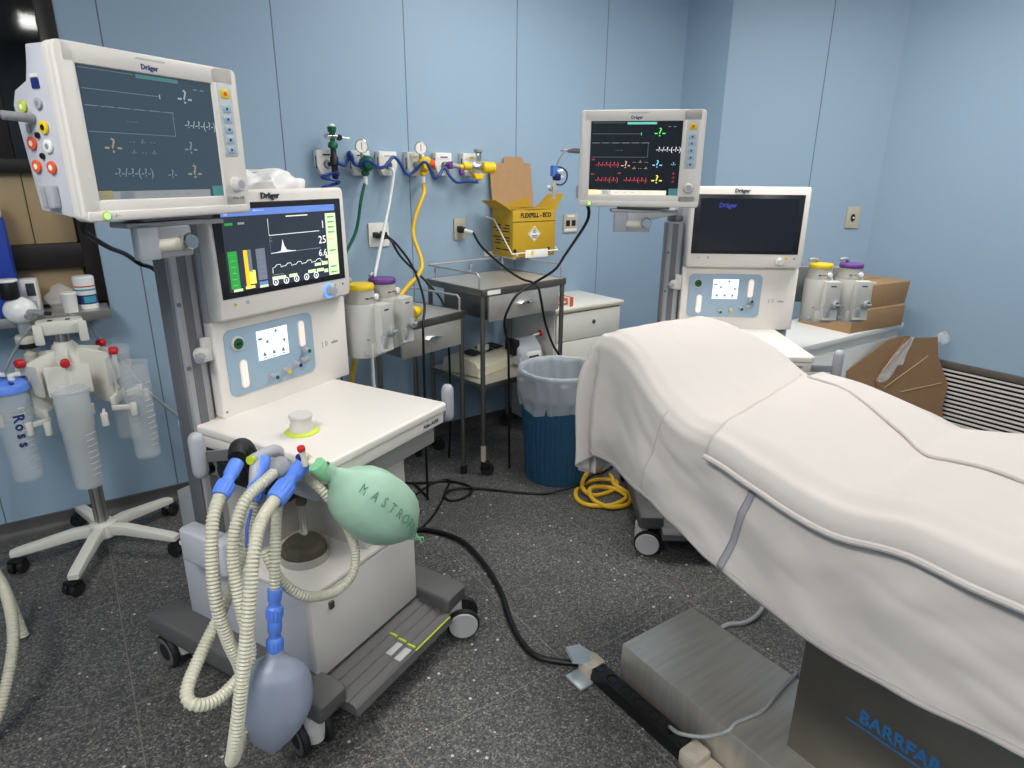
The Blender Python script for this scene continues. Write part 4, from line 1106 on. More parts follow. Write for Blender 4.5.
def gauge(parent, c):
    b = MB(); T = TR(c, rz=R(-15), rx=PI / 2); b.lathe([(0, 0), (.031, 0), (.032, .004), (.032, .022), (.029, .024), (.027, .021), (0, .021)], 'chrome', T, n=28); b.lathe([(0, .0212), (.027, .0212), (0, .0216)], 'gauge_face', T, n=28)
    b.box((-.002, -.002, .0217), (.002, .018, .0222), 'red', T=T); b.box((-.0015, -.016, .0217), (.0015, .002, .0222), 'ink_dark', T=T); b.build('gauge', parent)
# flowmeter on the first outlet
t = thing('flowmeter', 'dark green and black flowmeter standing upright on the first gas outlet', 'flowmeter', (1.152, 3.205, 1.51))
b = MB(); b.lathe([(0, 0), (.014, 0), (.016, .02), (.016, .06), (.02, .065), (.02, .10), (.014, .108), (.014, .14), (0, .14)], 'black', n=20); b.cyl((0, 0, .075), (0, .045, .075), .012, 'chrome', n=16); b.cyl((0, 0, .03), (.02, -.02, .02), .008, 'chrome', n=12); b.build('body', t)
b = MB(); b.lathe([(0, .14), (.022, .142), (.024, .155), (.02, .168), (.012, .172), (.012, .185), (0, .185)], 'green_dark', n=20); b.build('control_knob', t)
b = MB(); b.cyl((-.04, 0, .195), (.03, 0, .195), .011, 'chrome', n=16, bev=.002); b.cyl((.03, -.012, .19), (.035, .014, .19), .014, 'rubber', n=14); b.cyl((.03, 0, .193), (.085, 0, .188), .003, 'chrome', n=10); b.build('cross_bar', t)
b = MB(); b.lathe([(0, .2), (.014, .2), (.014, .212), (.02, .216), (.022, .235), (.016, .24), (0, .241)], 'green_dark', n=18); b.lathe([(0, .24), (.016, .24), (.014, .25), (0, .252)], 'white_port', n=14); b.build('cap', t)
# regulators on the second and fourth outlets
for (x, m1, lb) in ((1.305, 'green_dark', 'green pressure regulator with a round gauge on the second gas outlet'), (1.625, 'yellow', 'yellow pressure regulator with a round gauge on the fourth gas outlet')):
    t = thing('pressure_regulator', lb, 'regulator', (x, 3.2, 1.585))
    gauge(t, (-.015, -.005, .078))
    b = MB(); b.lathe([(0, -.035), (.028, -.033), (.036, -.02), (.038, 0), (.036, .02), (.026, .034), (0, .036)], m1, TR((.01, -.005, .0), rx=PI / 2), n=24); b.cyl((0, 0, 0), (0, .045, -.004), .016, 'chrome', n=16); b.cyl((-.012, 0, .02), (-.015, -.004, .06), .009, 'chrome', n=12)
    if m1 == 'yellow': b.cyl((.03, -.03, .0), (.05, -.04, .0), .022, 'orange', n=18); b.cyl((.05, -.04, 0), (.055, -.042, 0), .018, 'label_white', n=18)
    b.build('body', t)
    b = MB(); b.lathe([(0, -.06), (.012, -.06), (.02, -.052), (.02, -.04), (.014, -.034), (0, -.034)], m1, n=18); b.cyl((0, 0, -.06), (0, 0, -.1), .0095, 'white_port', n=14, bev=.002); b.build('hose_tail', t)
# purple coupling and vacuum regulator
t = thing('gas_coupling', 'purple gas coupling with a yellow tail on the fifth gas outlet', 'coupling', (1.79, 3.2, 1.575))
b = MB(); b.cyl((0, .045, .004), (.01, .0, .008), .02, 'purple', n=18, bev=.003); b.cyl((.01, -.0, .008), (.05, -.01, .0), .013, 'vap_neck', n=14); b.cyl((.055, -.015, -.012), (.06, -.02, -.045), .014, 'purple', n=14, bev=.003); b.build('body', t)
b = MB(); b.cyl((.05, -.01, .0), (.088, -.012, -.004), .012, 'yellow', n=14, bev=.002); b.build('tail', t)
t = thing('vacuum_regulator', 'yellow and white vacuum regulator on the last gas outlet', 'regulator', (1.96, 3.2, 1.575))
b = MB(); b.cyl((-.005, .045, 0), (-.005, -.005, 0), .03, 'label_white', n=24, bev=.004); b.box((-.05, -.03, -.012), (.03, .01, .008), 'chrome', .004); b.build('body', t)
b = MB(); b.cyl((.02, -.02, -.002), (.09, -.03, -.004), .03, 'yellow', n=24, bev=.005); b.build('control_knob', t)
b = MB(); b.cyl((-.1, -.01, .004), (-.05, -.01, .002), .02, 'yellow', n=18, bev=.004); b.build('side_coupling', t)
b = MB(); b.prism([(-.042, -.035), (.03, -.035), (.018, -.065), (-.025, -.065)], -.03, .01, 'yellow', bev=.004); b.cyl((-.004, -.01, -.065), (-.004, -.01, -.082), .012, 'alu', n=14); b.build('lower_coupling', t)
b = MB(); b.cyl((.0, -.01, .03), (.0, -.01, .075), .017, 'chrome', n=18, bev=.003); b.cyl((.0, -.01, .075), (.0, -.01, .092), .026, 'mid_grey', n=18, bev=.003); b.build('top_valve', t)

def cable(name, pts, r, m, label, cat='cable', step=.014, n=8, group=None):
    b = MB(); b.tube(pts, r, m, n=n, step=step)
    return tag(b.build(name, sharp=0), label, cat, group)
# blue hose looping past the outlets and its coil
cable('gas_hose', [(1.161, 3.19, 1.585), (1.195, 3.18, 1.575), (1.212, 3.18, 1.60), (1.216, 3.17, 1.635), (1.224, 3.16, 1.62), (1.236, 3.17, 1.585), (1.262, 3.17, 1.575), (1.295, 3.13, 1.60), (1.35, 3.14, 1.566), (1.40, 3.16, 1.575), (1.451, 3.18, 1.617), (1.485, 3.18, 1.59), (1.519, 3.18, 1.536), (1.555, 3.17, 1.545), (1.60, 3.13, 1.596), (1.63, 3.13, 1.56), (1.663, 3.15, 1.516), (1.70, 3.17, 1.525), (1.742, 3.18, 1.571), (1.760, 3.16, 1.53), (1.796, 3.15, 1.496), (1.85, 3.15, 1.50), (1.955, 3.19, 1.495)], .0085, 'blue_hose', 'blue hose swinging in loops from outlet to outlet', 'hose', .012)
cp = []
for k in range(60):
    a = 2 * PI * k / 12.
    cp.append((1.115 + .042 * math.cos(a), 3.17 + .03 * math.sin(a), 1.545 - .0042 * k))
cable('coiled_hose', [(1.14, 3.2, 1.53)] + cp, .007, 'blue_hose', 'blue coiled hose hanging below the first gas outlet', 'hose', .01)
cable('gas_hose', [(1.298, 3.2, 1.488), (1.27, 3.19, 1.41), (1.239, 3.2, 1.265), (1.178, 3.2, 1.159), (1.147, 3.2, 1.1), (1.116, 3.2, .92), (1.10, 3.2, .5), (1.14, 3.15, .03)], .0085, 'green_dark', 'dark green hose dropping from the second outlet behind the lit machine', 'hose')
cable('gas_hose', [(1.452, 3.235, 1.565), (1.452, 3.19, 1.55), (1.448, 3.19, 1.51), (1.394, 3.15, 1.362), (1.275, 3.0, 1.183), (1.154, 2.8, 1.083), (1.06, 2.62, 1.02), (1.0, 2.5, .85), (.98, 2.45, .5)], .008, 'tube_white', 'pale hose dropping from the third gas outlet', 'hose')
cable('gas_hose', [(1.625, 3.2, 1.487), (1.60, 3.15, 1.44), (1.535, 3.12, 1.335), (1.506, 3.1, 1.236), (1.5, 3.0, 1.11), (1.438, 2.92, 1.06), (1.313, 2.78, 1.035), (1.187, 2.62, 1.01), (1.12, 2.53, .97), (1.04, 2.49, .91), (.93, 2.46, .84), (.88, 2.41, .785), (.86, 2.41, .6), (.87, 2.41, .3)], .0105, 'yellow_hose', 'yellow hose curving from the fourth gas outlet behind the vaporizers', 'hose')
b = MB(); b.cyl((1.27, 2.66, .93), (1.31, 2.69, .93), .027, 'yellow', n=22, bev=.006); b.cyl((1.31, 2.69, .93), (1.33, 2.705, .93), .018, 'yellow', n=18); b.cyl((1.29, 2.675, .893), (1.29, 2.675, .93), .014, 'yellow', n=14)
tag(b.build('hose_coupling'), 'round yellow hose coupling on the lower trolley behind the vaporizers', 'coupling')
for x, z, l in ((1.380, 1.226, 'left'), (1.415, 1.23, 'right')):
    b = MB(); b.box((x - .016, YW - .05, z - .013), (x + .016, YW - .012, z + .013), 'black', .005); b.cyl((x, YW - .05, z), (x + .012, YW - .07, z - .012), .008, 'black', r1=.005, n=12)
    tag(b.build('power_plug'), l + ' black plug in the square white power outlet', 'plug')
b = MB(); b.box((1.872, YW - .05, 1.218), (1.912, YW - .012, 1.25), 'black', .006); b.cyl((1.9, YW - .05, 1.232), (1.935, YW - .085, 1.222), .011, 'label_white', r1=.008, n=14)
tag(b.build('power_plug'), 'black plug with a white sleeve in the beige power outlet', 'plug')
cable('power_cable', [(1.392, 3.23, 1.214), (1.398, 3.15, 1.215), (1.446, 3.12, 1.12), (1.555, 3.02, .979), (1.585, 2.93, .88), (1.588, 2.9, .7), (1.585, 2.89, .3), (1.60, 2.95, .012)], .006, 'black', 'black cable running down rightwards from the square white outlet')
cable('power_cable', [(1.427, 3.23, 1.218), (1.42, 3.12, 1.19), (1.42, 2.98, 1.122), (1.40, 2.85, 1.05), (1.345, 2.68, .965), (1.295, 2.60, .89), (1.285, 2.585, .80), (1.28, 2.585, .4), (1.28, 2.59, .03), (1.29, 2.62, .008), (1.30, 2.8, .008)], .006, 'black', 'black cable running straight down from the square white outlet')
cable('power_cable', [(1.935, 3.215, 1.222), (1.925, 3.1, 1.15), (1.944, 2.9, 1.06), (1.952, 2.76, 1.02), (1.978, 2.66, 1.0), (1.993, 2.64, .928), (2.04, 2.66, .795), (2.12, 2.695, .66), (2.2, 2.715, .55), (2.27, 2.725, .35), (2.29, 2.74, .012)], .0065, 'black', 'black cable from the beige outlet over the tall trolley to the blue bin')
cable('monitor_cable', [(1.668, 1.93, 1.432), (1.678, 1.93, 1.407), (1.721, 2.0, 1.353), (1.868, 2.3, 1.195), (1.965, 2.5, 1.095), (1.92, 2.61, 1.018), (1.816, 2.60, .973), (1.77, 2.61, .904), (1.757, 2.625, .83), (1.79, 2.64, .7), (1.80, 2.645, .5), (1.81, 2.65, .012)], .0065, 'black', 'black cable hanging from the bright patient monitor across the tall trolley')
cable('monitor_cable', [(.06, 1.79, 1.46), (.045, 1.79, 1.42), (.059, 1.83, 1.398), (.098, 1.95, 1.359), (.139, 2.1, 1.326), (.179, 2.2, 1.284), (.23, 2.2, 1.24), (.32, 2.19, 1.0), (.30, 2.19, .5), (.28, 2.2, .02)], .0065, 'black', 'black cable sagging under the dim grey patient monitor to its column')
# probe bundle hanging from the bright monitor
t = thing('sensor_lead', 'grey monitor lead with a blue and white probe hanging beside the sharps box', 'sensor', (1.56, 2.0, 1.45))
o_ = Vector((1.56, 2.0, 1.45))
b = MB(TR(-o_)); b.tube([(1.675, 2.0, 1.634), (1.64, 2.0, 1.634), (1.60, 2.0, 1.62), (1.577, 2.0, 1.59), (1.566, 2.0, 1.565)], .0035, 'mid_grey', n=7); b.tube([(1.566, 2.0, 1.57), (1.595, 2.0, 1.567), (1.62, 2.0, 1.55), (1.618, 2.0, 1.52), (1.595, 2.0, 1.505), (1.57, 2.0, 1.508)], .003, 'logo_blue', n=7); b.build('lead', t)
b = MB(TR(-o_)); b.box((1.548, 1.99, 1.535), (1.567, 2.012, 1.575), 'blue_conn', .004); b.box((1.556, 1.985, 1.52), (1.582, 2.008, 1.545), 'logo_blue', .005); b.cyl((1.572, 1.995, 1.55), (1.592, 1.99, 1.556), .007, 'white_port', n=12); b.cyl((1.572, 1.995, 1.53), (1.594, 1.99, 1.532), .007, 'white_port', n=12); b.build('probe', t)
b = MB(TR(-o_)); b.lathe([(0, 1.455), (.008, 1.455), (.0085, 1.482), (.011, 1.486), (.011, 1.492), (.0085, 1.496), (.0085, 1.522), (0, 1.522)], 'bone', Matrix.Translation((1.56, 2.0, 0)), n=18); b.cyl((1.56, 2.0, 1.496), (1.535, 1.995, 1.488), .005, 'mid_grey', n=10); b.cyl((1.538, 1.996, 1.493), (1.528, 1.99, 1.5), .006, 'white_port', n=10); b.build('airway_tube', t)

# sharps container on its wire bracket
X0, X1, Y0, Y1, Z0, Z1 = 2.085, 2.385, 3.035, 3.245, 1.088, 1.358
t = thing('sharps_container', 'yellow cardboard sharps box with open flaps on the back wall', 'sharps box', ((X0 + X1) / 2, (Y0 + Y1) / 2, Z0))
oo = Vector(t.location)
b = MB(TR(-oo)); b.box((X0, Y0, Z0), (X1, Y1, Z1 - .012), 'sharps_yellow', .003)
b.box((X0 - .001, Y0 - .0012, 1.283), (X1 + .001, Y0, 1.286), 'black')
b.text('FLEXPELL - ECO', .034, (X0 + .16, Y0 - .001, 1.318), 'black', bold=.0012, sx=.9)
b.text('MATERIAL', .008, (X0 + .16, Y0 - .001, 1.27), 'ink_dark') if False else None
for k in range(9):
    for c in range(2):
        zz = 1.26 - .017 * k; b.box((X0 - .0008, Y0 + .03 + .09 * c, zz), (X0, Y0 + .03 + .09 * c + .05 + .015 * ((k * 7 + c) % 3), zz + .007), 'black') if k % 4 != 3 else None
for (a0, a1) in ((.005, .025), (.245, .262)): b.box((X0 + a0, Y0 - .001, 1.105), (X0 + a1, Y0, 1.135), 'black')
b.build('carton', t)
b = MB(TR(-oo)); dc = (X0 + .15, 1.215); r = .045
b.prism([(dc[0] - r, dc[1]), (dc[0], dc[1] - r), (dc[0] + r, dc[1]), (dc[0], dc[1] + r)], Y0 - .0015, Y0, 'label_white'); r2 = .04
for k in range(4):
    a = R(90 * k); c0 = (dc[0] + r2 * math.cos(a), dc[1] + r2 * math.sin(a)); c1_ = (dc[0] + r2 * math.cos(a + PI / 2), dc[1] + r2 * math.sin(a + PI / 2))
    b.tube([(c0[0], Y0 - .0018, c0[1]), (c1_[0], Y0 - .0018, c1_[1])], .0009, 'black', n=4, smooth=False)
for k in range(3):
    a = R(90 + 120 * k); b.lathe([(.0045, 0), (.0075, 0), (.0075, .0006), (.0045, .0006)], 'black', TR((dc[0] + .0075 * math.cos(a), Y0 - .0014, dc[1] + .016 + .0075 * math.sin(a)), rx=PI / 2), n=16)
b.box((dc[0] - .02, Y0 - .002, dc[1] - .014), (dc[0] + .02, Y0 - .0012, dc[1] - .008), 'black'); b.box((dc[0] - .014, Y0 - .002, dc[1] - .024), (dc[0] + .014, Y0 - .0012, dc[1] - .019), 'black')
b.build('hazard_label', t)
b = MB(TR(-oo)); b.lathe([(.045, Z1 - .004), (.13, Z1 - .004), (.13, Z1 - .008), (.045, Z1 - .008)], 'sharps_yellow2', Matrix.Translation((X0 + .15, Y0 + .1, 0)) @ Matrix.Translation((0, 0, Z1)) @ Matrix.Diagonal((1.12, .78, 1, 1)) @ Matrix.Translation((0, 0, -Z1)), n=28); b.box((X0 + .02, Y0 + .01, Z1 - .014), (X1 - .02, Y0 + .03, Z1 - .006), 'sharps_yellow2'); b.cyl((X0 + .15, Y0 + .1, Z1 - .0115), (X0 + .15, Y0 + .1, Z1 - .011), .05, 'black', n=24); b.build('top', t)
def flap(poly3, m, name, th=.004):
    b = MB(TR(-oo)); P = [Vector(p) for p in poly3]; nrm_ = (P[1] - P[0]).cross(P[2] - P[0]).normalized()
    tb = bmesh.new(); v0 = [tb.verts.new(p) for p in P]; v1 = [tb.verts.new(p + nrm_ * th) for p in P]; n = len(P); tb.faces.new(v0); tb.faces.new(v1[::-1])
    for i in range(n): tb.faces.new((v0[i], v0[(i + 1) % n], v1[(i + 1) % n], v1[i]))
    bmesh.ops.recalc_face_normals(tb, faces=tb.faces); b._add(tb, m); return b.build(name, t)
flap([(X0 + .005, 3.247, Z1 - .02), (X1 - .005, 3.247, Z1 - .02), (X1 - .012, 3.282, 1.598), (X0 + .245, 3.283, 1.600), (X0 + .235, 3.287, 1.628), (X0 + .225, 3.288, 1.634), (X0 + .115, 3.288, 1.634), (X0 + .105, 3.287, 1.628), (X0 + .10, 3.283, 1.598), (X0 + .0, 3.282, 1.594)], 'cardboard', 'back_flap')
flap([(X0, Y0 + .005, Z1 - .014), (X0, Y1 - .005, Z1 - .014), (X0 - .085, Y1 - .02, Z1 + .035), (X0 - .10, Y0 + .02, Z1 + .045)], 'sharps_yellow', 'side_flap')
flap([(X1, Y0 + .005, Z1 - .014), (X1, Y1 - .005, Z1 - .014), (X1 + .075, Y1 - .03, Z1 + .07), (X1 + .085, Y0 + .04, Z1 + .075)], 'sharps_yellow', 'side_flap')
flap([(X0 + .03, Y1 - .012, Z1 - .012), (X1 - .03, Y1 - .012, Z1 - .012), (X1 - .05, Y1 + .0, Z1 + .045), (X0 + .22, Y1 + .0, Z1 + .05)], 'sharps_yellow2', 'inner_flap')
t2 = thing('wire_bracket', 'white wire bracket with a paper strip holding the yellow sharps box', 'bracket', ((X0 + X1) / 2, YW, 1.07))
o2 = Vector(t2.location)
b = MB(TR(-o2)); w_ = .0045
b.tube([(X0 - .012, 3.29, 1.30), (X0 - .014, Y1, 1.295), (X0 - .014, Y0 + .17, 1.29)], w_, 'white_gloss', n=8, smooth=False)
b.tube([(X0 - .014, Y0 + .17, 1.29), (X0 - .012, Y0 - .012, 1.112), (X1 + .012, Y0 - .012, 1.118), (X1 + .012, Y0 + .02, 1.135), (X1 + .012, 3.29, 1.16)], w_, 'white_gloss', n=8, smooth=False)
b.tube([(X0 + .03, Y0 - .01, 1.112), (X0 + .03, Y0 + .02, 1.079), (X0 + .03, 3.29, 1.079)], w_, 'white_gloss', n=8, smooth=False); b.tube([(X1 - .03, Y0 - .01, 1.117), (X1 - .03, Y0 + .02, 1.079), (X1 - .03, 3.29, 1.079)], w_, 'white_gloss', n=8, smooth=False)
b.box((X0 - .03, 3.284, 1.07), (X1 + .03, 3.2995, 1.10), 'white_gloss', .003); b.build('wire_frame', t2)
b = MB(TR(-o2)); b.box((X0 + .075, Y0 - .021, 1.085), (X0 + .235, Y0 - .017, 1.13), 'label_white', .001); b.box((X0 + .115, Y0 - .0225, 1.1), (X0 + .13, Y0 - .0208, 1.122), 'yellow'); b.build('paper_strip', t2)

# ------------------------------------------------------------------ steel trolleys
def trolley(loc, rz, w, d, h, label, shelf, castered):
    t = thing('instrument_trolley', label, 'trolley', loc, rz, 'steel trolleys')
    b = MB(); b.box((0, 0, h - .004), (w, d, h), 'steel_brushed'); b.box((0, 0, h - .032), (w, .006, h + .002), 'steel_dark', .001); b.box((0, d - .006, h - .032), (w, d, h + .002), 'steel_dark', .001); b.box((0, 0, h - .032), (.006, d, h + .002), 'steel_dark', .001); b.box((w - .006, 0, h - .032), (w, d, h + .002), 'steel_dark', .001); b.build('tray_top', t)
    for (x, y) in ((.015, .015), (w - .015, .015), (.015, d - .015), (w - .015, d - .015)):
        b = MB(); b.cyl((x, y, .08 if castered else .03), (x, y, h - .005), .0125, 'steel_dark', n=16); lg = b.build('leg', t)
        b = MB()
        if castered:
            b.cyl((x, y, .075), (x, y, .17 if (x > w / 2) == (y > d / 2) or True else .1), .0145, 'tape_dirty' if (x < w / 2 and y < d / 2) else 'steel_dark', n=14)
            T = TR((x, y, 0), R(40 + 300 * x))
            b.lathe([(0, -.012), (.034, -.012), (.038, -.007), (.038, .007), (.034, .012), (0, .012)], 'rubber', T @ Matrix.Translation((0, -.02, .038)) @ Matrix.Rotation(PI / 2, 4, 'Y'), n=22); b.box((-.018, -.035, .035), (.018, .014, .082), 'black', .006, T=T); b.build('castor', lg)
        else:
            b.lathe([(0, 0), (.019, 0), (.02, .004), (.0165, .045), (0, .045)], 'rubber', Matrix.Translation((x, y, 0)), n=18); b.build('rubber_foot', lg)
    rh = .075
    b = MB()
    pts = [(.01, .03, h), (.01, .03, h + rh - .015), (.01, .045, h + rh), (.01, d - .02, h + rh), (.02, d - .01, h + rh), (w - .02, d - .01, h + rh), (w - .01, d - .02, h + rh), (w - .01, .045, h + rh), (w - .01, .03, h + rh - .015), (w - .01, .03, h)]
    b.tube(pts, .0055, 'alu', n=8, smooth=False)
    for x in (.06, w / 2, w - .06): b.cyl((x, d - .01, h), (x, d - .01, h + rh), .0045, 'chrome', n=8); b.cyl((x, d - .01, h + .03), (x, d - .01, h + .055), .01, 'steel', n=10)
    b.build('guard_rail', t)
    b = MB(); dx0, dx1 = (.05, w - .05) if castered else (w - .42, w - .03)
    b.box((dx0, .004, h - .165), (dx1, .018, h - .036), 'steel_brushed', .002); b.box((dx0 + .01, .018, h - .16), (dx1 - .01, d - .08, h - .04), 'steel_dark'); dr = b.build('drawer', t)
    b = MB(); cx = (dx0 + dx1) / 2; b.prism([(cx - .05, 0), (cx - .03, .012), (cx + .03, .012), (cx + .05, 0), (cx + .03, -.004), (cx - .03, -.004)], -.018, .005, 'chrome', bev=.003, T=Matrix.Translation((0, 0, h - .095))); b.build('drawer_pull', dr)
    if shelf:
        b = MB(); b.box((.008, .008, shelf - .004), (w - .008, d - .008, shelf), 'steel_brushed'); b.box((.02, .004, shelf - .03), (w - .02, .01, shelf), 'steel_dark', .001); b.box((.004, .02, shelf - .03), (.01, d - .02, shelf), 'steel_dark', .001); b.box((w - .01, .02, shelf - .03), (w - .004, d - .02, shelf), 'steel_dark', .001); b.build('shelf', t)
    return t
trolley((1.648, 2.66, 0), R(8), .60, .47, 1.0, 'tall stainless steel instrument trolley with guard rail, below the sharps box', .51, True)
trolley((1.062, 2.58, 0), R(17), .565, .38, .89, 'lower stainless steel trolley just behind the vaporizers of the lit machine', None, False)
# paper tag on the tall trolley edge
b = MB(TR((1.648, 2.66, 0), R(8))); b.box((.035, -.0015, .972), (.12, -.0003, .994), 'label_white'); tag(b.build('paper_tag'), 'small paper tag stuck on the front edge of the tall trolley', 'tag')
# appliances on the trolley's lower shelf
TT = TR((1.648, 2.66, .51), R(8))
t = thing('infusion_device', 'beige electronic appliance with dark recesses on the lower shelf of the tall trolley', 'device', TT @ Vector((.2, .27, .002)), R(8) + R(12))
b = MB(); b.prism([(-.13, 0), (.12, 0), (.125, .02), (.115, .075), (.05, .105), (-.10, .085), (-.135, .05)], -.17, .17, 'device_beige', axis='x', bev=.01); b.build('case', t)
b = MB()
for x0_, x1_ in ((-.12, -.04), (.0, .06), (.08, .15)): b.prism([(-.06, .0985), (.03, .107), (.03, .109), (-.06, .1005)], x0_, x1_, 'rubber', axis='x')
b.box((-.02, -.05, .1), (.03, .0, .135), 'bone', .006); b.build('keypad', t)
t = thing('electric_pump', 'small grey rounded pump beside the beige appliance on the lower shelf', 'device', TT @ Vector((.455, .2, .002)), R(8) - R(5))
b = MB(); b.prism([(-.10, 0), (.10, 0), (.10, .06), (.05, .135), (-.03, .15), (-.085, .10), (-.11, .04)], -.085, .085, 'device_grey', axis='x', bev=.018, seg=3); b.box((.0, -.105, .045), (.06, -.06, .085), 'mid_grey', .004, T=Matrix.Rotation(0, 4, 'X')); b.build('case', t)
b = MB(); b.box((-.05, -.118, .03), (.05, -.098, .085), 'label_white', .003); b.box((-.035, -.121, .05), (.035, -.116, .062), 'black', .001); b.build('front_plate', t)
b = MB(); b.box((-.105, -.07, .06), (-.06, .02, .15), 'black', .01); b.cyl((-.07, -.12, .05), (-.07, -.09, .05), .03, 'device_grey', n=22, bev=.004); b.build('side_module', t)
b = MB(); b.cyl((.085, .0, .14), (.13, -.01, .15), .006, 'white_port', n=12); b.cyl((.128, -.01, .15), (.142, -.012, .152), .02, 'red', n=8, bev=.003); b.build('valve', t)

# small white cabinet behind the bin
t = thing('bedside_cabinet', 'small white cabinet with a lock, standing at the back wall right of the tall trolley', 'cabinet', (2.275, 2.87, 0), R(2))
b = MB(); b.box((0, .01, .04), (.53, .42, .775), 'cabinet_white', .003); b.box((-.012, -.012, .775), (.545, .43, .80), 'cabinet_white', .002); b.box((-.0135, -.0135, .777), (.5465, -.0115, .790), 'cabinet_edge'); b.box((.03, .03, 0), (.5, .4, .05), 'base_dark'); b.build('body', t)
for z0_, z1_, nm in ((.60, .765, 'drawer'), (.06, .595, 'door')):
    b = MB(); b.box((.008, -.004, z0_), (.522, .012, z1_), 'cabinet_white', .002); d = b.build(nm, t)
    b = MB(); b.lathe([(0, 0), (.012, 0), (.012, .006), (.008, .008), (0, .008)], 'lock_metal', TR((.30, -.004, z1_ - .07), rx=PI / 2), n=18); b.build('lock', d)
t = thing('cardboard_pack', 'small orange and white pack lying on the small white cabinet', 'box', (2.325, 2.91, .80), R(3))
b = MB(); b.box((-.05, -.03, 0), (.085, .05, .055), 'label_white', .002); b.box((-.052, -.0315, .018), (.0875, .0515, .0565), 'orange_box', .001); b.box((.045, -.0325, .0), (.06, .052, .057), 'label_white'); b.box((.062, -.033, .004), (.088, .0525, .0575), 'orange_box'); b.box((-.03, -.032, .03), (.03, -.0312, .042), 'label_white'); b.build('carton', t)

# blue bin and its liner
BX, BY = 2.005, 2.475
t = thing('waste_bin', 'round blue ribbed waste bin in front of the small white cabinet', 'bin', (BX, BY, 0))
b = MB(); nrib = 44
def binf(u, v):
    a = 2 * PI * v; z = .59 * u; r_ = .172 + .038 * u + (.0022 * math.cos(a * nrib) if .06 < u < .85 else 0)
    return Vector((r_ * math.cos(a), r_ * math.sin(a), z))
b.grid(binf, 16, 176, 'bin_blue'); b.lathe([(0, 0), (.172, 0)], 'bin_blue', n=44); b.lathe([(.21, .575), (.215, .578), (.215, .592), (.208, .594), (.205, .585), (.168, .01), (0, .01)], 'bin_blue', n=60); b.build('tub', t)
b = MB()
def lin_(u, v):
    a = 2 * PI * v; n_ = noise.noise(Vector((math.cos(a) * 3, math.sin(a) * 3, u * 3)))
    prof_ = [(.205, .40 + .012 * math.sin(a * 5) + .02 * noise.noise(Vector((math.cos(a) * 2, math.sin(a) * 2, 0)))), (.216, .47), (.221, .55), (.222, .592), (.217, .604), (.194, .60), (.178, .5), (.158, .38), (.13, .27), (.07, .21), (.0, .19)]
    k = u * (len(prof_) - 1); i = min(int(k), len(prof_) - 2); f_u = k - i
    r_ = lerp(prof_[i][0], prof_[i + 1][0], f_u); z = lerp(prof_[i][1], prof_[i + 1][1], f_u)
    r_ += (.006 * math.sin(a * 17 + 3 * n_) + .008 * n_) * (1 if u < .25 or u > .52 else .25) * min(1, r_ * 20)
    r_ = max(r_, .2175) if u < .42 and u > .08 else r_
    return Vector((BX + r_ * math.cos(a), BY + r_ * math.sin(a), z))
b.grid(lin_, 44, 120, 'liner'); tag(b.build('bin_liner', sharp=0), 'translucent plastic liner folded over the rim of the blue bin', 'bin liner')

# ------------------------------------------------------------------ right hand corner
t = thing('supply_cabinet', 'low white cabinet carrying the cardboard boxes in the right corner', 'cabinet', (3.06, 1.83, 0))
b = MB(); b.box((0, .01, .05), (1.06, .40, .665), 'cabinet2_white', .003); b.box((-.01, -.015, .665), (1.075, .41, .70), 'cabinet2_white', .004); b.box((.03, .04, 0), (1.03, .38, .06), 'base_dark'); b.build('body', t)
b = MB(); b.box((.006, -.004, .07), (1.054, .012, .62), 'cabinet2_white', .002); b.build('front_panel', t)
def carton(x, y, z, w, d, h, rz, label, bulge=0., open_top=False):
    t = thing('cardboard_box', label, 'box', (x, y, z), rz, 'cardboard boxes in the corner')
    b = MB(); p = [(0, 0), (w, 0), (w - bulge, h), (bulge * -.3, h)]
    b.prism([(0, 0), (w, 0), (w + bulge, h), (-bulge * .2, h)], 0, d, 'cardboard', bev=.003)
    b.box((w * .1, d * .47, h - .0005), (w * .9, d * .53, h + .0008), 'cardboard_dark')
    b.build('carton', t)
    if open_top:
        b = MB(); b.box((.03, .03, h), (w * .45, d * .6, h + .006), 'label_white', .002); b.build('paper_sheet', t)
    return t
carton(3.565, 1.838, .70, .495, .34, .125, R(-5), 'lower brown cardboard box on the low white cabinet', .0)
carton(3.60, 1.853, .826, .48, .31, .132, R(-5), 'upper brown cardboard box with a sheet of paper on its top', .02, True)
# flattened cardboard leaning by the grille
def board(pts, th, label, dirn, folds=()):
    t = thing('flattened_carton', label, 'cardboard', pts[0])
    o = Vector(pts[0]); b = MB(); P = [Vector(p) - o for p in pts]; nn = Vector(dirn).normalized() * th
    tb = bmesh.new(); v0 = [tb.verts.new(p) for p in P]; v1 = [tb.verts.new(p + nn) for p in P]; n = len(P); tb.faces.new(v0); tb.faces.new(v1[::-1])
    for i in range(n): tb.faces.new((v0[i], v0[(i + 1) % n], v1[(i + 1) % n], v1[i]))
    bmesh.ops.recalc_face_normals(tb, faces=tb.faces); b._add(tb, 'cardboard_dark')
    for q0, q1 in folds: b.tube([Vector(q0) - o - nn * .1, Vector(q1) - o - nn * .1], .0025, 'cardboard_cut', n=5, smooth=False)
    b.build('sheet', t)
    return t
def onx(x, y, z): return (x, y, z)
NB = Vector((.2503, .9432, -.2184))
board([(3.80, 1.64, .004), (3.76, 1.74, .415), (3.997, 1.729, .638), (4.245, 1.661, .628), (4.24, 1.636, .516), (4.312, 1.575, .336), (4.262, 1.559, .197), (4.27, 1.512, .004)], .008, 'front sheet of flattened brown cardboard leaning at the grille', NB, [((3.816, 1.714, .369), (4.161, 1.659, .523)), ((3.934, 1.675, .333), (4.256, 1.594, .354))])
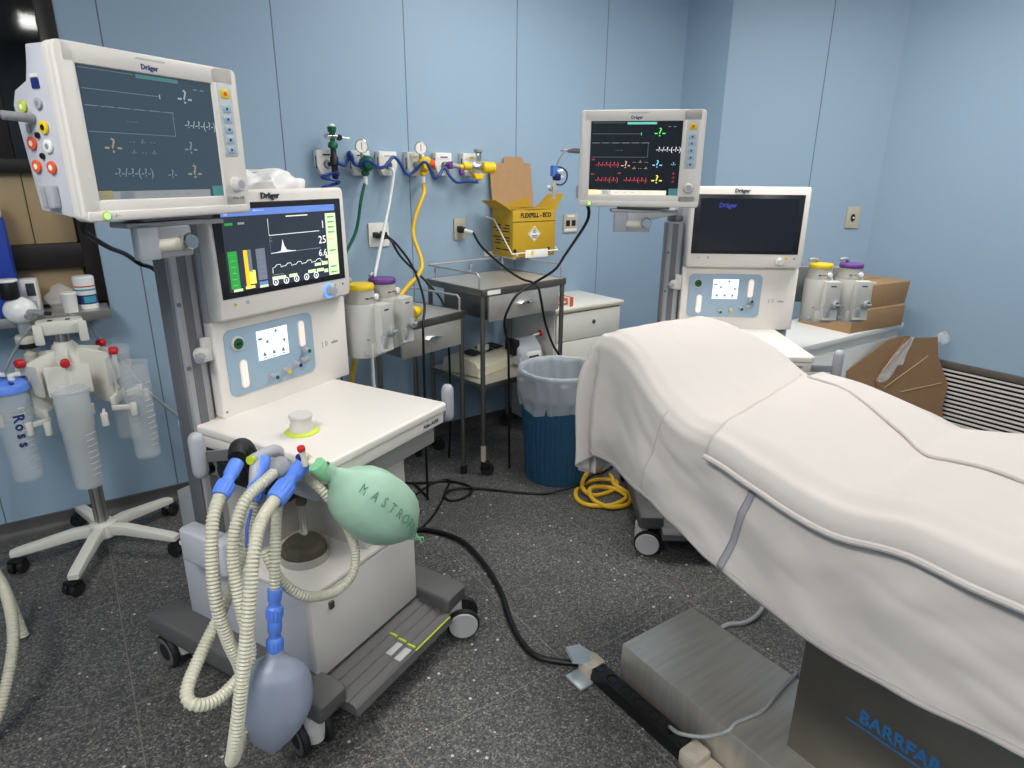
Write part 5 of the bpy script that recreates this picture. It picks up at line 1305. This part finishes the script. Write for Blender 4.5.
board([(3.60, 1.702, .004), (3.57, 1.815, .49), (3.884, 1.773, .636), (3.997, 1.746, .65), (4.07, 1.732, .64), (4.0, 1.60, .004)], .007, 'rear sheet of flattened brown cardboard leaning behind the front one', NB, [])
b = MB()
def wrapf(u, v):
    a = 2 * PI * v; c = Vector((lerp(4.02, 3.72, u), lerp(1.70, 1.715, u), lerp(.655, .44, u)))
    r_ = (.05 + .03 * u) * math.sin(PI * min(max(u, .02), .98)) ** .5 * (1 + .6 * noise.noise(Vector((u * 7, math.cos(a) * 2, math.sin(a) * 2))))
    return c + Vector((math.cos(a) * r_ * .6, -abs(math.sin(a)) * r_ * .3, math.sin(a) * r_ * .9))
b.grid(wrapf, 30, 26, 'wrap'); tag(b.build('plastic_wrap', sharp=0), 'crumpled clear plastic wrap draped over the flattened cardboard', 'plastic wrap', None)
b = MB()
def wrapg(u, v):
    a = 2 * PI * v; th_ = PI * u
    r_ = .035 * (1 + .5 * noise.noise(Vector((math.cos(a) * 2, math.sin(a) * 2, u * 4))))
    return Vector((4.27 + .5 * r_ * math.cos(a) * math.sin(th_), 1.645 + r_ * math.sin(a) * math.sin(th_), .62 + r_ * math.cos(th_)))
b.grid(wrapg, 16, 22, 'wrap'); tag(b.build('plastic_wrap', sharp=0), 'small twist of clear plastic sticking up at the right edge of the cardboard', 'plastic wrap', None)

# return air grille low on the right wall
t = thing('air_grille', 'long slatted return air grille low on the right wall', 'grille', (XR, .2, 0))
b = MB(); b.box((-.012, -1.8, .02), (-.0005, 1.85, .44), 'grille_dark'); b.build('back_plate', t)
b = MB(); b.prism([(-.0005, .44), (-.03, .437), (-.028, .452), (-.01, .474), (-.0005, .476)], -1.8, 1.85, 'grille_cap', axis='y') if False else b.box((-.03, -1.8, .432), (-.0005, 1.85, .472), 'grille_cap', .004); b.build('top_rail', t)
b = MB()
for k in range(15):
    z = .038 + .0268 * k
    b.prism([(-.028, z), (-.014, z + .008), (-.014, z + .0125), (-.028, z + .0045), ], -1.8, 1.85, 'grille_bar', axis='y') if False else b.box((-.026, -1.8, z), (-.0125, 1.85, z + .0115), 'grille_bar', .001)
b.build('slats', t)

# ------------------------------------------------------------------ things on the floor
cable('yellow_hose', [(2.17, 2.33, .012), (2.14, 2.25, .13), (2.04, 2.17, .20), (1.975, 2.20, .12), (1.965, 2.22, .04), (1.98, 2.16, .012), (2.10, 2.14, .012), (2.18, 2.2, .014), (2.12, 2.27, .014), (1.99, 2.27, .012), (1.90, 2.19, .012), (1.895, 2.1, .012), (1.99, 2.03, .013), (2.11, 2.05, .014), (2.10, 2.15, .022), (2.0, 2.19, .034), (1.935, 2.11, .03), (1.96, 2.02, .018), (2.06, 1.99, .014), (2.14, 2.06, .014), (2.13, 2.16, .03), (2.17, 2.22, .03), (2.2, 2.27, .02)], .0115, 'yellow_hose', 'yellow hose lying in tangled loops beside the blue bin', 'hose', .012)
cable('power_cable', [(1.22, 2.83, .008), (1.349, 2.755, .008), (1.46, 2.70, .008), (1.512, 2.62, .008), (1.50, 2.53, .016), (1.42, 2.50, .008), (1.36, 2.52, .008), (1.37, 2.58, .014), (1.45, 2.60, .012), (1.56, 2.53, .008), (1.699, 2.39, .008), (1.80, 2.31, .008), (1.905, 2.262, .028), (2.0, 2.26, .03), (2.10, 2.30, .03), (2.22, 2.33, .012), (2.4, 2.4, .008)], .006, 'black', 'thin black cable looped on the floor, reaching the yellow hose')
cable('power_cable', [(1.10, 2.34, .008), (1.196, 2.404, .008), (1.30, 2.50, .008), (1.40, 2.62, .008), (1.46, 2.69, .018), (1.40, 2.73, .008), (1.28, 2.68, .008), (1.2, 2.62, .008)], .0055, 'black', 'loose end of thin black cable lying beside the lit machine')
cable('extension_cable', [(.98, 2.36, .03), (1.05, 2.36, .011), (1.14, 2.325, .011), (1.222, 2.17, .011), (1.215, 1.97, .011), (1.172, 1.774, .011), (1.11, 1.62, .011), (1.075, 1.501, .011), (1.07, 1.42, .011), (1.10, 1.365, .011), (1.165, 1.30, .014), (1.20, 1.265, .022)], .0105, 'black', 'thick black extension cable snaking from the lit machine to the power strip')
t = thing('power_strip', 'long black power strip with taped ends lying beside the steel base cover', 'power strip', (1.19, 1.05, 0), R(1))
b = MB(); b.prism([(-.028, .004), (.028, .004), (.03, .02), (.025, .046), (-.025, .046), (-.03, .02)], -.22, .2, 'strip_black', bev=.004); ps = b.build('body', t)
for k in range(7):
    b = MB(); b.lathe([(.0, .0452), (.011, .0452), (.016, .0466), (.0185, .0466), (.0185, .044)], 'black_gloss', Matrix.Translation((0, -.18 + .058 * k, 0)), n=18); b.build('socket', ps)
for yy, nm in ((.205, 1), (-.215, 0)):
    b = MB(); b.box((-.036, yy - .03, .0015), (.036, yy + .03, .052), 'tape_dirty', .01); 
    if nm: b.prism([(-.075, .225), (-.05, .29), (.005, .285), (.02, .22), (-.03, .2)], .03, .042, 'tape', axis='z', T=Matrix.Rotation(R(12), 4, 'Y') @ Matrix.Translation((0, 0, .01))); b.box((-.085, .16, .002), (-.03, .235, .012), 'tape', .003)
    else: b.box((-.03, yy - .09, .002), (.04, yy - .01, .03), 'tape_dirty', .01)
    b.build('tape', t)
cable('grey_cable', [(1.195, .93, .05), (1.175, .875, .085), (1.205, .815, .11), (1.24, .775, .145), (1.27, .775, .156), (1.36, .76, .156), (1.44, .772, .158), (1.53, .785, .156), (1.573, .79, .152), (1.585, .80, .1), (1.6, .81, .012)], .0055, 'cable_grey', 'grey cable curving from the power strip across the steel base cover', 'cable')
cable('grey_cable', [(1.60, 1.13, .007), (1.732, 1.154, .007), (1.80, 1.125, .007), (1.88, 1.12, .02), (1.95, 1.14, .06), (2.0, 1.15, .2), (2.0, 1.12, .6)], .009, 'cable_grey', 'grey cable rising from the floor to the underside of the covered table', 'cable')

# plastic bag of supplies on the lit machine's display
b = MB(); base_ = W(M1, A1, (.30, .54, 1.461))
def bagf(u, v):
    th_ = PI * u; a = 2 * PI * v
    n_ = noise.noise(Vector((math.cos(a) * 2.2, math.sin(a) * 2.2, u * 3))) + .5 * noise.noise(Vector((math.cos(a) * 6, math.sin(a) * 6, u * 8)))
    rx, ry, rz_ = .215, .075, .085
    p = Vector((rx * math.sin(th_) * math.cos(a) * (1 + .25 * n_), ry * math.sin(th_) * math.sin(a) * (1 + .25 * n_), max(0, rz_ * (.35 - .65 * math.cos(PI - th_) + .5 * n_ * math.sin(th_)))))
    return Vector(base_) + Matrix.Rotation(A1, 3, 'Z') @ p
b.grid(bagf, 30, 60, 'paper_wrap'); bg_ = tag(b.build('supply_bag', sharp=50), 'crinkled clear and white plastic packs lying on top of the lit ventilator display', 'plastic pack', None)
b = MB()
for (x, y, z, w_, rz_) in ((.30, .53, .085, .12, 8), (.37, .55, .078, .09, -14), (.2, .56, .08, .06, 30)):
    T = TR(W(M1, A1, (x, y, 1.462 + z)), A1 + R(rz_), R(8)); b.box((-w_ / 2, -.012, -.001), (w_ / 2, .012, .003), 'label_white', T=T); b.box((-w_ * .4, -.008, .003), (w_ * .3, -.004, .0034), 'ink_grey', T=T)
pk = b.build('paper_pouch'); child_of(pk, bg_)

# ------------------------------------------------------------------ steel shelf under the window and what stands on it
t = thing('wall_shelf', 'narrow stainless steel shelf below the dark window', 'shelf', (-.6, YW, .985))
b = MB(); b.box((-1.1, -.2, 0), (.715, 0, .012), 'steel_brushed'); b.box((-1.1, -.204, -.022), (.717, -.198, .014), 'steel', .001); b.box((.712, -.2, -.022), (.717, 0, .014), 'steel', .001); b.box((-1.1, -.006, .012), (.715, -.0005, .04), 'steel'); b.build('tray', t)
for x in (-.3, .6):
    b = MB(); b.prism([(-.17, -.002), (-.002, -.002), (-.002, -.12)], x, x + .006, 'steel_dark', axis='x'); b.build('bracket', t)
SZ = .998
t = thing('wipes_tub', 'white tub of wipes with a blue and teal label, rightmost on the steel shelf', 'tub', (.045, 3.19, SZ))
b = MB(); b.lathe([(0, 0), (.036, 0), (.038, .004), (.038, .11), (0, .11)], 'white_gloss', n=28); b.build('tub', t)
b = MB(); b.lathe([(.0385, .02), (.0385, .058)], 'logo_blue', n=28); b.lathe([(.0386, .03), (.0386, .05)], 'teal', Matrix.Rotation(R(-20), 4, 'Z'), n=28) if False else None
for k in range(9):
    a = R(-120 + 9 * k); b.box((-.003, -.0388, .026), (.003, -.0384, .052), 'teal', T=Matrix.Rotation(R(10 + 8 * k - 20), 4, 'Z'))
b.lathe([(.0385, .075), (.0385, .082)], 'teal', n=28); b.lathe([(.0385, .090), (.0385, .095)], 'red', n=28); b.build('label_band', t)
b = MB(); b.lathe([(0, .11), (.039, .11), (.039, .128), (.034, .133), (0, .134)], 'white_gloss', n=28); b.build('lid', t)
b = MB()
def pkf(u, v):
    th_ = PI * u; a = 2 * PI * v; n_ = noise.noise(Vector((math.cos(a) * 2, math.sin(a) * 2, u * 5)))
    return Vector((-.04 + .052 * math.sin(th_) * math.cos(a) * (1 + .3 * n_), 3.19 + .045 * math.sin(th_) * math.sin(a), SZ + .052 * (1 - math.cos(th_)) * (1 + .12 * n_)))
b.grid(pkf, 20, 30, 'wrap'); tag(b.build('plastic_pack', sharp=0), 'crumpled clear plastic pack beside the tub of wipes on the steel shelf', 'plastic pack', None)
b = MB(); b.lathe([(0, 0), (.024, 0), (.028, .07), (.03, .075), (.027, .08), (0, .08)], 'white_port', Matrix.Translation((-.015, 3.125, SZ)), n=22); tag(b.build('specimen_cup'), 'small white cup in front of the clear plastic pack on the steel shelf', 'cup')
t = thing('carton', 'small white and grey upright carton left of the clear pack on the shelf', 'box', (-.14, 3.2, SZ), R(-6))
b = MB(); b.box((-.03, -.03, 0), (.03, .03, .135), 'label_white', .002); b.box((-.005, -.0312, .07), (.024, -.0302, .12), 'ink_dark'); b.box((-.024, -.0312, .02), (.02, -.0302, .05), 'device_grey'); b.build('box', t)
t = thing('supply_case', 'blue box standing on the shelf at the left edge of the photo', 'box', (-.245, 3.2, SZ))
b = MB(); b.box((-.09, -.07, 0), (.075, .07, .37), 'blue_bag', .01); b.box((-.085, -.06, .37), (.07, .06, .43), 'label_white', .01); b.build('case', t)
t = thing('gas_regulator', 'white round regulator with a hanging fitting, at the left end of the shelf', 'regulator', (-.175, 3.05, .87))
b = MB(); b.sph((0, 0, .165), .052, 'white_gloss', (1.05, .85, 1)); b.cyl((0, -.02, .165), (.075, -.055, .155), .012, 'alu', n=16); b.cyl((.06, -.05, .157), (.095, -.06, .153), .008, 'black', n=12); b.cyl((.02, -.03, .15), (.03, -.05, .145), .014, 'mid_grey', n=14); b.build('body', t)
b = MB(); b.cyl((-.02, .0, .21), (-.02, 0, .275), .03, 'black', n=20, bev=.004); b.cyl((-.02, 0, .275), (-.02, 0, .285), .033, 'gauge_face', n=20, bev=.002); b.build('gauge', t)
b = MB(); b.cyl((.0, 0, .065), (0, 0, .12), .02, 'tube_clear', n=18); b.lathe([(0, .04), (.036, .04), (.038, .045), (.038, .062), (.034, .07), (0, .07)], 'bone', n=24); b.lathe([(0, .02), (.033, .02), (.033, .04), (0, .04)], 'rubber', n=22); b.build('valve', t)
b = MB(); b.lathe([(0, -.03), (.02, -.03), (.022, -.022), (.022, -.005), (.016, 0), (.014, .02), (0, .02)], 'bone', n=20); b.build('nozzle', t)

# ------------------------------------------------------------------ suction stand with canisters
SX, SY = -.06, 2.955
t = thing('suction_stand', 'white five-legged suction stand on castors in front of the left wall panels', 'stand', (SX, SY, 0))
b = MB()
for k in range(5):
    a = R(-112 + 72 * k); T = Matrix.Rotation(a, 4, 'Z')
    tb_ = [(.03, .125), (.1, .128), (.30, .098), (.325, .09), (.325, .07), (.3, .068), (.1, .085), (.03, .08)]
    b.prism(tb_, -.021, .021, 'stand_white', axis='y', bev=.006, T=T)
b.lathe([(0, .075), (.05, .075), (.052, .085), (.05, .13), (.04, .14), (0, .14)], 'stand_white', n=28)
b.build('star_base', t)
for k in range(5):
    a = R(-112 + 72 * k); b = MB(TR((.3 * math.cos(a), .3 * math.sin(a), 0), a + R(60 + 25 * k)))
    b.cyl((0, 0, .05), (0, 0, .072), .011, 'alu', n=12)
    for s_ in (-1, 1): b.lathe([(0, -.010), (.026, -.010), (.03, -.006), (.03, .006), (.026, .010), (0, .010)], 'rubber', Matrix.Translation((s_ * .017, -.018, .03)) @ Matrix.Rotation(PI / 2, 4, 'Y'), n=22)
    b.box((-.006, -.035, .02), (.006, .01, .055), 'black', .003); b.box((-.03, -.04, .045), (.03, .004, .062), 'black', .008); b.build('castor', t)
b = MB(); b.cyl((0, 0, .13), (0, 0, 1.0), .0235, 'steel', n=28)
for k in range(6): a = k * PI / 3; b.cyl((.0225 * math.cos(a), .0225 * math.sin(a), .14), (.0225 * math.cos(a), .0225 * math.sin(a), .985), .003, 'steel_dark', n=6)
b.build('pole', t)
b = MB(); b.prism([(-.06, -.045), (.06, -.045), (.075, -.035), (.075, .02), (.04, .045), (-.04, .045), (-.075, .02), (-.075, -.035)], .955, 1.005, 'stand_white', axis='z', bev=.006); b.box((-.085, -.065, .925), (-.055, -.035, 1.0), 'stand_white', .005); b.box((.055, -.065, .925), (.085, -.035, 1.0), 'stand_white', .005)
for x in (-.028, .028): b.cyl((x, -.02, 1.003), (x, -.02, 1.008), .008, 'black', n=12)
b.build('top_clamp', t)
b = MB()
for k, a in enumerate((-150, -92, -20, 42, 100)):
    T = Matrix.Rotation(R(a), 4, 'Z')
    b.prism([(.02, .90), (.15, .865), (.155, .70), (.145, .66), (.10, .67), (.02, .74)], -.008, .008, 'stand_white', axis='y', bev=.003, T=T)
    b.prism([(.14, -.07), (.15, -.07), (.15, .07), (.14, .07)], .745, .86, 'stand_white', axis='z', bev=.003, T=T)
    b.prism([(.14, -.06), (.155, -.06), (.155, .06), (.14, .06)], .66, .70, 'stand_white', axis='z', bev=.003, T=T)
b.lathe([(.024, .72), (.045, .72), (.045, .90), (.03, .92), (.024, .92)], 'stand_white', n=24)
br = b.build('carousel', t)
for k, a in enumerate((-150, -92, -20, 42, 100)):
    T = Matrix.Rotation(R(a), 4, 'Z')
    b = MB(); b.cyl((.15, .0, .872), (.178, 0, .872), .016, 'red', n=14, bev=.003); 
    b2 = b; b2.bm.transform(T); b2.build('red_cap', br)
    for q in (-1, 1):
        b = MB(); b.box((.15, q * .088 - .005, .655), (.23, q * .088 + .005, .675), 'stand_white', .003); b.cyl((.225, q * .088, .63), (.225, q * .088, .68), .012, 'stand_white', n=12, bev=.002)
        b.bm.transform(T); b.build('holder_arm', br)
def canister(a, label, lid, word=None, fill=False, r=.056, zb=.405, zt=.79):
    ca, sa = math.cos(R(a)), math.sin(R(a)); d = .222
    t = thing('suction_canister', label, 'canister', (SX + d * ca, SY + d * sa, zb), 0, 'suction canisters')
    h = zt - zb
    b = MB(); b.lathe([(0, 0), (r * .8, 0), (r * .86, .006), (r * .93, h * .6), (r * .98, h * .62), (r, h - .01), (r * 1.06, h - .006), (r * 1.06, h), (r * .96, h), (r * .95, h * .63), (r * .88, h * .6), (r * .82, .008), (0, .004)], 'clear_frost' if fill else 'clear_thin', n=36)
    for k in range(12): zz = h * (.14 + .06 * k); rr = r * (.87 + .1 * k / 12); b.tube([(rr * math.cos(R(q)) * 1.005, rr * math.sin(R(q)) * 1.005, zz) for q in range(-70, -30 + (k % 2) * 14, 5)], .0012, 'tube_white', n=4, smooth=False)
    if word:
        for k, chh in enumerate(word):
            th_ = R(-75); rr = r * .945; zz = h * .70 - .034 * k
            N_ = Vector((math.cos(th_), math.sin(th_), 0)); up_ = Vector((-math.sin(th_), math.cos(th_), 0)); X_ = Vector((0, 0, -1)); Y_ = N_.cross(X_)
            rm = Matrix(((X_.x, Y_.x, N_.x, 0), (X_.y, Y_.y, N_.y, 0), (X_.z, Y_.z, N_.z, 0), (0, 0, 0, 1)))
            b.text(chh, .048, N_ * (rr + .002) + Vector((0, 0, zz)), 'logo_blue', rot=rm, ext=.001, bold=.0012)
    b.build('jar', t)
    if lid == 'blue':
        b = MB(); b.lathe([(0, h + .03), (r * .6, h + .03), (r * 1.0, h + .02), (r * 1.14, h + .008), (r * 1.16, h - .014), (r * 1.08, h - .016), (r * 1.07, h + .001), (0, h + .001)], 'blue_conn', n=36)
        for k in range(4): aa = R(90 * k + 20); b.box((-.006, r * .3, h + .02), (.006, r * 1.1, h + .028), 'blue_hose', .002, T=Matrix.Rotation(aa, 4, 'Z'))
        ld = b.build('lid', t)
        for xx, yy in ((.02, -.02), (-.025, .0)): 
            b = MB(); b.cyl((xx, yy, h + .025), (xx, yy, h + .05), .011, 'white_port', n=14); b.cyl((xx, yy, h + .045), (xx + .025, yy - .012, h + .05), .008, 'white_port', n=12); b.build('port', ld)
    if fill:
        b = MB(); b.lathe([(0, h * .5), (r * .88, h * .5), (r * .93, h * .62), (r * .95, h * .97), (r * .7, h * 1.01), (0, h * 1.0)], 'wrap', n=30); b.build('inner_bag', t)
    return t
canister(-150, 'tall clear suction canister with a blue lid and handwritten name, leftmost on the stand', 'blue', 'Ross', False, .057, .44, .80)
canister(-92, 'frosted suction canister with a bag inside, front centre of the stand', None, None, True, .057)
canister(-20, 'empty clear suction canister at the right front of the stand', None, None, False, .055, .42, .82)
canister(42, 'empty clear suction canister at the right rear, nearest the wall', None, None, False, .055, .44, .84)
cable('suction_tube', [(-.02, 3.05, 1.0), (.02, 3.12, .965), (.06, 3.2, .87), (.12, 3.22, .76), (.19, 3.22, .62), (.28, 3.22, .49), (.38, 3.22, .36), (.43, 3.22, .25), (.45, 3.22, .012)], .0065, 'tube_clear', 'pale clear tube running from the top of the suction stand down to the right', 'tube')
cable('suction_tube', [(-.15, 3.0, .98), (-.19, 3.02, .93), (-.27, 3.05, .8), (-.36, 3.05, .6), (-.42, 3.0, .3), (-.45, 3.0, .012)], .0055, 'tube_clear', 'pale clear tube drooping from the white round regulator at the left edge', 'tube')
